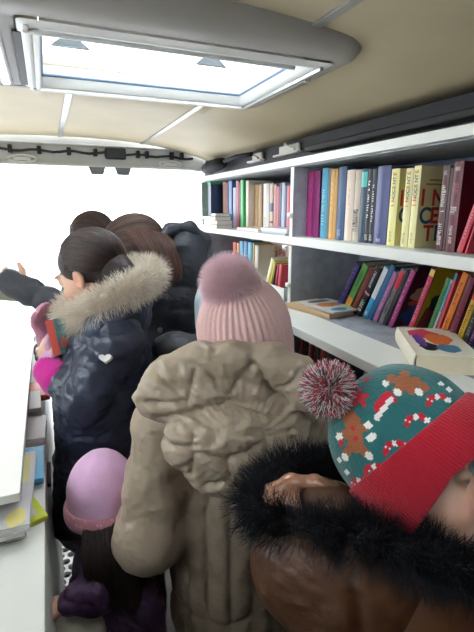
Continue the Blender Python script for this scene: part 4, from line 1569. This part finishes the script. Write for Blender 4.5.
hd_ = solid('hood', F, M_taupe, A, dHood, it=2)
M_pinkknit = knit('pink_knit', (226, 190, 188))
RH = frame_up((-.20, -.08, 1), (.22, .97, 0))
beanie('hat', jA['head'] + RH @ np.array((0, -.005, .012)), RH, .104, .112, .125, -.075, M_pinkknit, A, ribs=44, amp=.0026, flare=.97, nu=528, pw=2.0)
hatA = [o for o in A.children if o.name.startswith('hat')][0]
pompom(at(230, 284, .93), .068, 8000, (255, 232, 238), (252, 216, 226), M_fur, hatA, rad=.00055, core=.62, curl=.35)

# ------------------------------------------------------------------ girl in the navy coat with the fur trimmed hood
N = empty('person', (.17, 1.30, 0), 'person in a navy coat with a fur hood and a white heart on the sleeve', 'person')
fN = (-.75, .66)
jN = J((.17, 1.30), fN, 1.42, head=at(91, 273, 1.30), headR=frame((-.70, .58, -.38), (0, 0, 1)), neck=at(108, 308, 1.32), chest=at(110, 352, 1.33), waist=at(106, 405, 1.37), pelvis=at(99, 452, 1.42),
       shL=at(118, 338, 1.21), elL=at(84, 400, 1.19), wrL=at(50, 371, 1.25), shR=at(88, 322, 1.42), elR=at(62, 372, 1.42), wrR=at(50, 345, 1.36))
body(jN, N, vox=.006, hd=((at(46, 350, 1.28) - at(54, 374, 1.25), CF + CR), (at(42, 328, 1.34) - at(50, 348, 1.34), CR - CF * .3)), curl=(.75, .75))
legs_clothes(jN, N, mat('black_trousers', (30, 30, 36), .8, bump=(300, .3, .001)), mat('dark_boot', (36, 34, 38), .6, bump=(60, .3, .003)))
M_navy = nylon('navy_nylon', (54, 62, 82), .34, .5)  # navy lightened: the haze of the doorway is put into the colour
F = torso_coat(jN, .006, .132, .156, .166, .50, arm=(.068, .060, .046), sh=.06, wrist=.74, hemshift=(-.005, 0))


def dN(V):
    dl, tl = arm_coord(V, jN, 'L')
    arm = np.clip((.10 - dl) / .03, 0, 1)
    slv = puff(tl + .02 * np.sin(V[:, 2] * 40), .075, .010, .5)
    fine = wrinkle(V, .004, (12, 12, 20)) + wrinkle(V, .002, (36, 36, 50), 1)
    tors = puff(V[:, 2] + .02 * (vnoise(V * 6) - .5), .11, .007, .45)
    return slv * arm + (1 - arm) * tors * (V[:, 2] > .85) + fine * 1.1 + crumple(V, (15, 15, 24), .0028)


coatN = solid('coat', F, M_navy, N, dN)
# heart patch on the sleeve, lifted off the cloth
hp = np.array([(.011 * math.sin(t) ** 3 * 1.25, .0, .011 * (13 * math.cos(t) - 5 * math.cos(2 * t) - 2 * math.cos(3 * t) - math.cos(4 * t)) / 14) for t in np.linspace(0, 2 * PI, 40, endpoint=False)])
hb = MB()
nrm = (np.array((0, 0, CAM_H)) - at(105, 358, 1.14))
nrm /= np.linalg.norm(nrm)
nrm = nrm + np.array((-.15, 0, .15))
Rh = frame(nrm)
hM = Matrix([[Rh[0][0], Rh[0][2], Rh[0][1], 0], [Rh[1][0], Rh[1][2], Rh[1][1], 0], [Rh[2][0], Rh[2][2], Rh[2][1], 0], [0, 0, 0, 1]])
HEART_D = 1.115
hM = Matrix.Translation(at(105, 358, HEART_D)) @ hM
hb.prism([(p[0] * 1.15, p[2] * 1.0) for p in hp], -.03, 0.0012, M=hM)
ho = hb.build('heart_patch', mat('reflective_white', (245, 245, 245), .4, bump=(300, .1, .0005)), coatN)
# hood shell + fur
F = Field(.006)
F.ell(at(125, 312, 1.26), (.105, .07, .07), frame(fN), .04)
F.ell(at(112, 322, 1.25), (.10, .07, .05), frame(fN), .05)
solid('hood', F, M_navy, N, lambda V: wrinkle(V, .005, (14, 14, 20)))
ring = [at(72, 322, 1.26), at(88, 314, 1.20), at(106, 302, 1.17), at(126, 292, 1.18), at(145, 283, 1.22), at(152, 273, 1.30), at(138, 268, 1.40), at(112, 275, 1.45), at(85, 295, 1.44), at(68, 312, 1.36)]
fur_ring(ring, 17000, .020, .042, (216, 202, 184), (186, 172, 156), mat('pale_fur_fibre', rough=.7, vcol=True, var=(60, .1), sss=0), N, lean=(.0, -.1, .15), tipc=(252, 244, 230), rad=.0007, seg=6, grav=.4)
sleek(jN['head'], jN['headR'], jN['s'], 6500, (40, 28, 28), (74, 54, 50), N, end=(0, -.95, -.62))
M_knitlilac = knit('lilac_knit', (206, 160, 200))
for wr, tip, el, D0, nm in ((jN['wrL'], at(46, 350, 1.28), jN['elL'], 1, 'L'), (jN['wrR'], at(42, 328, 1.34), jN['elR'], -1, 'R')):
    F = Field(.004)
    d = tip - wr
    hand(F, wr, d, (CF + CR) if nm == 'L' else (CR - CF * .3), 1 if nm == 'R' else -1, 1.18, .75)
    F.cap(wr - (wr - el) * -.0, wr + d * .3, .034, .030, .015)
    g = solid('glove', F, M_knitlilac if nm == 'L' else knit('mauve_knit', (186, 130, 152)), N, lambda V: .001 * np.sin(V[:, 2] * 900))
    if nm == 'L':
        F = Field(.004)
        v = (el - wr)
        F.cap(wr + v * .0, wr + v * .30, .044, .052, .01)
        solid('cuff', F, knit('magenta_knit', (206, 40, 150), sc=220), g, lambda V: .0012 * np.sin((V @ (v / np.linalg.norm(v))) * 700))
    else:
        F = Field(.004)
        F.chain([at(34, 322, 1.36), at(42, 318, 1.36), at(54, 320, 1.36)], .012, .01)
        solid('dark_cuff', F, mat('black_fleece', (40, 38, 44), .9, bump=(100, .4, .003)), g)
# the book she holds
bo = empty('open_book', at(62, 337, 1.22), 'open picture book with teal and red cover held by the person in navy', 'book')
cb = at(57, 337, 1.215)
Rb = frame(np.array((.10, -.9, .15)), (-.12, .1, 1))
for sg, w_, rgbc in ((-1, .020, (206, 84, 76)), (1, .058, (84, 146, 150))):
    M_ = Matrix.Translation(cb) @ Matrix([[*Rb[0], 0], [*Rb[1], 0], [*Rb[2], 0], [0, 0, 0, 1]]) @ Matrix.Rotation(PI, 4, 'Z') @ Matrix.Rotation(sg * .35, 4, 'Z')
    x0, x1 = (0, w_) if sg > 0 else (-w_, 0)
    cvb = MB().box((x0, -.002, -.05), (x1, 0, .05), .0004, M=M_).build('cover', cmat(rgbc), bo)
    MB().box((x0, .0004, -.048), (x1, .007, .048), .001, M=M_).build('pages', M_pagew, bo)
    if sg > 0:
        MB().box((.010, -.003, -.03), (.035, -.002, .0), M=M_ @ Matrix.Rotation(.3, 4, 'Y')).build('cover_picture', cmat((206, 110, 100)), cvb)

# ------------------------------------------------------------------ grown-up bending over the counter
B = empty('person', (.60, 1.86, 0), 'grown-up with wavy brown hair in a black hooded puffer coat, bending and reaching left', 'person')
fB = (-.92, .38)
jB = J((.60, 1.86), fB, 1.66, head=at(133, 255, 1.68), headR=frame((-.80, .38, -.45), (-.25, 0, 1)), neck=at(163, 270, 1.78), chest=at(178, 300, 1.85), waist=at(192, 345, 1.98), pelvis=at(196, 385, 2.08),
       shL=at(152, 300, 1.70), elL=at(68, 311, 1.60), wrL=at(28, 291, 1.58), shR=at(140, 276, 1.98), elR=at(96, 330, 1.9), wrR=at(62, 345, 1.75))
body(jB, B, vox=.006, curl=(1.15, .7))
legs_clothes(jB, B, mat('dark_jeans'), mat('dark_boot'))
M_bk = nylon('black_nylon', (60, 62, 70), .55, .55)  # black lifted to grey, the colour standing in for haze
F = torso_coat(jB, .007, .150, .165, .17, .62, arm=(.075, .054, .048), sh=.075, wrist=1.42)
F.ell(at(184, 264, 1.76), (.100, .10, .13), None, .06)
F.cap(at(166, 305, 1.84), at(172, 400, 2.02), .14, .16, .05)
F.ell(at(180, 245, 1.74), (.09, .08, .06), None, .05)


def dB(V):
    dl, tl = arm_coord(V, jB, 'L')
    arm = np.clip((.10 - dl) / .03, 0, 1)
    return puff(tl, .07, .008) * arm + (1 - arm) * puff(V[:, 2] + .02 * np.sin(V[:, 0] * 12), .085, .010, .5) * (V[:, 2] < 1.25) + wrinkle(V, .004, (11, 11, 15)) + crumple(V, (15, 15, 20), .003)


cb_ = solid('coat', F, M_bk, B, dB)
F = Field(.005)
F.chain([at(158, 240, 1.62), at(170, 229, 1.66), at(190, 227, 1.70), at(205, 240, 1.74), at(210, 262, 1.76), at(205, 290, 1.76)], [.016, .018, .018, .018, .018, .016], .03)
solid('hood_rim', F, M_bk, B, lambda V: wrinkle(V, .003, (12, 12, 12)))
for q in ((166, 296), (160, 330)):
    MB().tube([at(q[0], q[1], 1.595), at(q[0], q[1], 1.575)], [.009, .007], 14).build('snap', mat('gunmetal', (110, 112, 118), .35, metal=.8, bump=(50, .1, .001)), cb_)
sleek(jB['head'], jB['headR'], jB['s'] * 1.0, 6000, (58, 42, 38), (108, 84, 74), B, end=(.35, -.9, -.4))
hbase = jB['head']
gd = []
for k in range(12):
    t = k / 11
    gd.append([at(112 + 42 * t, 236 - 6 * math.sin(PI * t), 1.60 + .03 * t), at(130 + 36 * t, 232 + 8 * t, 1.575), at(146 + 28 * t, 252 + 6 * t, 1.56), at(148 + 30 * t, 272 + 4 * math.sin(k * 2), 1.56), at(150 + 24 * t + 4 * math.sin(k * 3), 290 - 10 * t, 1.57)])
lock_hair('long_hair', gd, [[.012, .018, .020, .016, .010]] * 12, 7000, M_hair, B, (62, 40, 36), (124, 88, 76), rad=.0008, wave=.007)
gd = [[at(108 + 3 * k, 240, 1.60), at(100 + 4 * k, 252, 1.585), at(98 + 5 * k, 268, 1.58), at(104 + 5 * k, 284, 1.585)] for k in range(9)]
lock_hair('front_hair', gd, [[.010, .013, .013, .006]] * 9, 3500, M_hair, B, (74, 54, 48), (130, 100, 86), rad=.0008, wave=.004)
# pale open book in the reaching hand
wb = empty('open_book', at(8, 290, 1.60), 'pale open booklet in the hand of the reaching grown-up', 'book')
pm = at(6, 287, 1.60)
Rb = frame(np.array((.2, -.9, -.3)), (.25, 0, 1))
M_ = Matrix.Translation(pm) @ Matrix([[*Rb[0], 0], [*Rb[1], 0], [*Rb[2], 0], [0, 0, 0, 1]])
MB().box((-.05, 0, -.055), (.05, .002, .055), .0004, M=M_).build('cover', cmat((176, 182, 160)), wb)
MB().box((-.048, -.006, -.053), (.048, -.0004, .053), .0006, M=M_).build('pages', M_pagew, wb)

# ------------------------------------------------------------------ dark haired head beyond
Cc = empty('person', (.25, 2.16, 0), 'dark-haired person farthest away, only the crown showing above the others', 'person')
jC = J((.25, 2.16), (-.4, .9), 1.53, head=at(92, 243, 2.0), headR=frame((-.6, .75, -.45)))
jC['neck'] = jC['head'] + np.array((.04, -.02, -.13))
body(jC, Cc, vox=.008)
legs_clothes(jC, Cc, mat('black_trousers'), mat('dark_boot'))
solid('coat', torso_coat(jC, .008, .14, .15, .16, .6), nylon('charcoal_nylon', (58, 60, 66)), Cc, lambda V: puff(V[:, 2], .09, .008) + wrinkle(V, .004))
sleek(jC['head'], jC['headR'], jC['s'], 5000, (52, 38, 36), (88, 68, 60), Cc)
F = Field(.005)
F.ell(at(92, 224, 2.02), (.028, .028, .018), None, .01)
solid('hair_bun', F, mat('hair_base_40_28_28'), Cc, lambda V: .002 * np.sin(V[:, 2] * 600))

# ------------------------------------------------------------------ child in a pale blue hat behind the pompom
G = empty('person', (.47, 1.30, 0), 'child in a pale blue hat and black coat, mostly hidden behind the pink pompom hat', 'person')
jG = J((.47, 1.30), (.1, 1), 1.34, head=at(229, 314, 1.33), headR=frame((.1, 1, -.1)), elL=(.40, 1.24, .84), elR=(.58, 1.32, .84), shR=(.57, 1.31, 1.06), wrR=(.55, 1.40, .72))
jG['neck'] = jG['head'] + np.array((0, 0, -.13))
body(jG, G, vox=.008)
legs_clothes(jG, G, mat('black_trousers'), mat('dark_boot'))
solid('coat', torso_coat(jG, .007, .14, .145, .15, .55, arm=(.064, .058, .05)), M_bk, G, lambda V: puff(V[:, 2] + .015 * np.sin(V[:, 0] * 14), .085, .011, .5) + wrinkle(V, .004, (12, 12, 16)))
RG = frame_up((-.05, -.05, 1), (.1, 1, 0))
beanie('hat', jG['head'] + np.array((0, 0, .02)), RG, .102, .108, .115, -.06, knit('pale_blue_knit', (196, 212, 226)), G, ribs=40, amp=.0016, nu=240, nv=60)

# ------------------------------------------------------------------ small crouching child in the lilac hat
L = empty('person', (.09, 1.0, 0), 'small crouching child in a lilac hat and purple quilted jacket, long dark hair', 'person')
jL = J((.09, 1.0), (-.65, .76), 1.05, head=at(103, 497, 1.10), headR=frame((-.65, .76, -.25)), neck=at(108, 535, 1.12), chest=at(112, 565, 1.13), waist=at(118, 600, 1.15), pelvis=(.085, .99, .34),
       shL=at(108, 556, 1.07), elL=at(98, 592, 1.00), wrL=at(70, 600, .97), shR=at(122, 548, 1.18), elR=at(110, 590, 1.2), wrR=at(90, 600, 1.22),
       hipL=(.05, .96, .33), hipR=(.11, 1.01, .33), knL=at(80, 628, 1.03), knR=(.05, 1.14, .42), anL=(.02, .96, .06), anR=(.10, 1.05, .06))
body(jL, L, vox=.0045, hd=((at(50, 614, .955) - at(70, 600, .97), (0, 0, -1)), None), curl=(.35, .6))
M_beige = mat('beige_corduroy', (206, 198, 180), .85, bump=[(120, .5, .003)])
legs_clothes(jL, L, M_beige, mat('dark_boot'), thick=.014, vox=.006)
F = torso_coat(jL, .005, .100, .104, .106, .42, arm=(.050, .040, .032), sh=.05, wrist=.92)
F.ell(at(142, 612, 1.07), (.055, .06, .10), None, .04)
F.ell(at(140, 650, 1.07), (.06, .06, .10), None, .04)
solid('jacket', F, nylon('purple_nylon', (76, 52, 86), .5, .6), L, lambda V: puff(V[:, 2] * .9 + V[:, 0] * .35, .05, .008, .5) + wrinkle(V, .004, (18, 18, 28)))
RL = frame_up((.02, .05, 1), (-.65, .76, 0))
cL = jL['head'] + np.array((0, 0, .012))
beanie('hat', cL, RL, .083, .088, .112, -.045, knit('lilac_fleece', (222, 178, 216), sc=90, st=.4), L, nu=200, nv=80, pw=2.0)
hL = [o for o in L.children if o.name.startswith('hat')][0]


def bandL(u, v):
    a = v * 2 * PI
    z = -.036 + .021 * np.cos(a)
    r = .0855 + .0065 * np.sin(a)
    return np.stack([r * np.cos(u), (r + .005) * np.sin(u), z], 1)


P_, Q_, _, _ = loft_surface(bandL, 160, 25)
cb2 = np.where((vnoise(P_ * 420) > .80)[:, None], np.array(srgb((236, 214, 222))), np.array(srgb((214, 150, 166))))
np_mesh('hat_band', cL + P_ @ RL.T, Q_, knit('fleece_band', None, True, 110), hL, True, cb2)
gd = [[at(88 + 5 * k, 518, 1.04), at(90 + 5.5 * k, 545, 1.01), at(93 + 5.5 * k, 575, .99), at(94 + 5 * k, 604, .99)] for k in range(9)]
lock_hair('long_hair', gd, [[.012, .018, .018, .012]] * 9, 7000, M_hair, L, (34, 26, 26), (64, 48, 44), rad=.0008, wave=.003)

# ------------------------------------------------------------------ boy in the christmas hat
Fb = empty('person', (.40, .42, 0), 'child in a teal and red Christmas hat and brown coat with black fur', 'person')
fF = (.95, -.20)
HD = at(412, 483, .60)
jF = J((.40, .42), fF, 1.23, head=HD, headR=frame(CR * .97 + CU * .24 - CF * .45, CU + CF * .30), neck=HD + np.array((-.03, .01, -.125)),
       shR=(.375, .30, .96), elR=(.40, .24, .78), wrR=(.52, .22, .72), shL=(.42, .55, .96), elL=(.46, .60, .80), wrL=(.58, .52, .76))
body(jF, Fb, vox=.0035, hs=.93)
legs_clothes(jF, Fb, mat('black_trousers'), mat('brown_boot'))
M_rust = nylon('brown_nylon', (76, 46, 26), .5, .5)
F = torso_coat(jF, .006, .120, .135, .145, .5, arm=(.060, .056, .048), sh=.055)
F.cap(at(330, 575, .60), at(420, 590, .56), .055, .06, .05)


def dF(V):
    return crease(V[:, 0] - .285 - .02 * (vnoise(V * 7) - .5), .008, .010) + wrinkle(V, .003, (9, 9, 5)) + crumple(V, (13, 13, 8), .002)


solid('coat', F, M_rust, Fb, dF)
F = Field(.005)
F.ell(at(302, 545, .64), (.070, .070, .095), None, .07)
F.ell(at(345, 565, .61), (.095, .065, .085), None, .09)
F.ell(at(410, 585, .575), (.11, .055, .08), None, .09)
solid('hood', F, M_rust, Fb, dF)
# crumpled satin lining
F = Field(.0035)
F.ell(at(297, 504, .620), (.044, .040, .026), None, .015)
F.ell(at(330, 500, .625), (.034, .030, .024), None, .015)
F.chain([at(265, 506, .60), at(273, 493, .605), at(293, 484, .61), (at(317, 485, .615)), at(333, 493, .615), at(345, 501, .60)], [.010, .012, .013, .012, .012, .009], .006)
F.chain([at(267, 512, .595), at(285, 505, .595), at(298, 512, .59), at(311, 516, .59)], .009, .005)
F.chain([at(311, 512, .59), at(321, 503, .595), at(335, 506, .60), at(348, 512, .59)], .009, .005)
F.chain([at(275, 499, .595), at(291, 494, .60), at(301, 501, .595)], .007, .004)
F.ell(at(308, 498, .592), (.012, .014, .012), None, .008, 's')
solid('hood_lining', F, mat('satin_lining', (156, 110, 86), .3, bump=[(40, .5, .006)], spec=.6), Fb, lambda V: crumple(V, (26, 26, 22), .0045, .6) + .003 * (ridge(V * 26) - .4))
ring = [at(486, 580, .53), at(440, 560, .525), at(390, 545, .53), at(338, 534, .555), at(288, 526, .585), at(258, 504, .62), at(272, 482, .665), at(308, 470, .70), at(350, 472, .715), at(398, 490, .72), at(452, 530, .68), at(492, 572, .60)]
fur_ring(ring, 22000, .020, .034, (14, 15, 20), (5, 5, 8), mat('black_fur_fibre', rough=.55, vcol=True, var=(60, .1), spec=.3), Fb, tipc=(26, 31, 42), rad=.0006, seg=6, curl=.45, grav=.2)  # bluish tip colour paints highlights into the black fibres

# the knitted hat : dome painted stitch by stitch with the motifs of the knit
U_ = CU * .77 - CR * .64 + CF * .45
RF = frame_up(U_, CR * .77 + CU * .64 - CF * .10)
CFh = at(409, 444, .60)
PXM = 815.0


def ab(px, py):
    """side-view coordinates (fore, up) on the cap from the drawing of its motifs"""
    dx, dy = px - 409, py - 444
    return ((dx * .737 - dy * .675) / PXM, (-dx * .675 - dy * .737) / PXM)


TEAL, RED, WHT, BRN = [np.array(srgb(c)) for c in ((38, 98, 100), (190, 26, 48), (226, 224, 220), (150, 86, 52))]


def hat_cols(P):
    st = .0022
    a = np.round(P[:, 1] / st) * st
    b = np.round(P[:, 2] / st) * st
    c = np.repeat(TEAL[None], len(P), 0)

    def disc(px, py, r, col, sx=1, sy=1):
        x, y = ab(px, py)
        m = ((a - x) / sx) ** 2 + ((b - y) / sy) ** 2 < (r / PXM) ** 2
        c[m] = col

    def seg(p, q, r, col, stripe=None):
        x0, y0 = ab(*p)
        x1, y1 = ab(*q)
        dx, dy = x1 - x0, y1 - y0
        L2 = dx * dx + dy * dy
        t = np.clip(((a - x0) * dx + (b - y0) * dy) / L2, 0, 1)
        d = np.hypot(a - x0 - t * dx, b - y0 - t * dy)
        m = d < r / PXM
        c[m] = col
        if stripe is not None:
            k = np.floor(t * math.sqrt(L2) * PXM / stripe).astype(int) % 2 == 1
            c[m & k] = WHT

    # gingerbread figure with red buttons and white icing
    seg((352, 424), (356, 448), 8.5, BRN)
    disc(349, 420, 8, BRN)
    seg((340, 440), (366, 430), 4.2, BRN)
    seg((354, 446), (346, 458), 4.2, BRN)
    seg((356, 446), (366, 456), 4.2, BRN)
    for p in ((338, 441), (369, 428), (344, 462), (370, 458)):
        disc(*p, 4.0, WHT)
    disc(353, 432, 2.4, RED)
    disc(356, 442, 2.4, RED)
    disc(372, 440, 6, WHT, 1, .6)
    # brown figure near the crown
    disc(404, 382, 9, BRN)
    for p in ((392, 378), (416, 380), (398, 392), (412, 390), (405, 373), (423, 386)):
        disc(*p, 5.5, BRN)
    disc(398, 393, 4, WHT)
    disc(418, 392, 4, WHT)
    disc(386, 384, 3.5, WHT)
    # star and triangle
    for k in range(5):
        an = k * 2 * PI / 5
        seg((359, 400), (359 + 8.5 * math.sin(an), 400 - 8.5 * math.cos(an)), 2.6, RED)
    disc(359, 400, 4, RED)
    disc(334, 413, 5.5, RED, 1, .8)
    seg((330, 408), (338, 418), 3.2, RED)
    disc(340, 448, 3.5, RED)
    disc(366, 378, 4, RED, 1.4, .6)
    # little santa caps
    seg((380, 410), (388, 398), 5.5, RED)
    seg((390, 396), (394, 402), 3, RED)
    seg((379, 418), (392, 400), 2.4, WHT)
    disc(378, 420, 3, WHT)
    # candy canes
    for x, y in ((429, 397), (408, 419), (388, 446), (368, 470), (352, 486)):
        seg((x - 2, y + 7), (x, y), 2.8, RED, 4)
        seg((x, y), (x + 11, y - 3), 2.8, RED, 4.5)
        seg((x + 11, y - 3), (x + 17, y + 1), 2.8, RED, 4.5)
    for x, y in ((448, 386), (441, 380), (337, 466), (345, 478)):
        disc(x, y, 3, WHT)
    c[P[:, 2] < .004] = RED
    return c


beanie('hat', CFh, RF, .086, .100, .108, -.004, knit('patterned_knit', None, True, 200, .5), Fb, nu=900, nv=420, colf=hat_cols, pw=2.3)
hF = [o for o in Fb.children if o.name.startswith('hat')][0]


def band(u, v):
    # doubled ribbed band, a closed loop in section, running lower and wider towards its rim
    a = v * 2 * PI
    t = .5 - .5 * np.cos(a)            # 0 upper .. 1 lower .. 0
    side = np.sin(a)
    z = .004 - .056 * t * (1 + .55 * np.clip(-np.sin(u), 0, 1))
    r = 1.03 + .065 * t
    off = .0045 * side
    rib = .00035 * np.cos(u * 150)
    x = (.086 * r + off + rib) * np.cos(u)
    y = (.100 * r + off + rib) * np.sin(u) + .010 * t
    return np.stack([x, y, z], 1)


P_, Q_, _, _ = loft_surface(band, 720, 60)
np_mesh('hat_band', CFh + P_ @ RF.T, Q_, knit('red_knit', (160, 16, 38), sc=260), hF)
pompom(at(329, 389, .60), .040, 2800, (204, 34, 60), (240, 238, 240), M_fur, hF, rad=.0014, core=.3, curl=.5, seg=6, c2=(84, 90, 104))
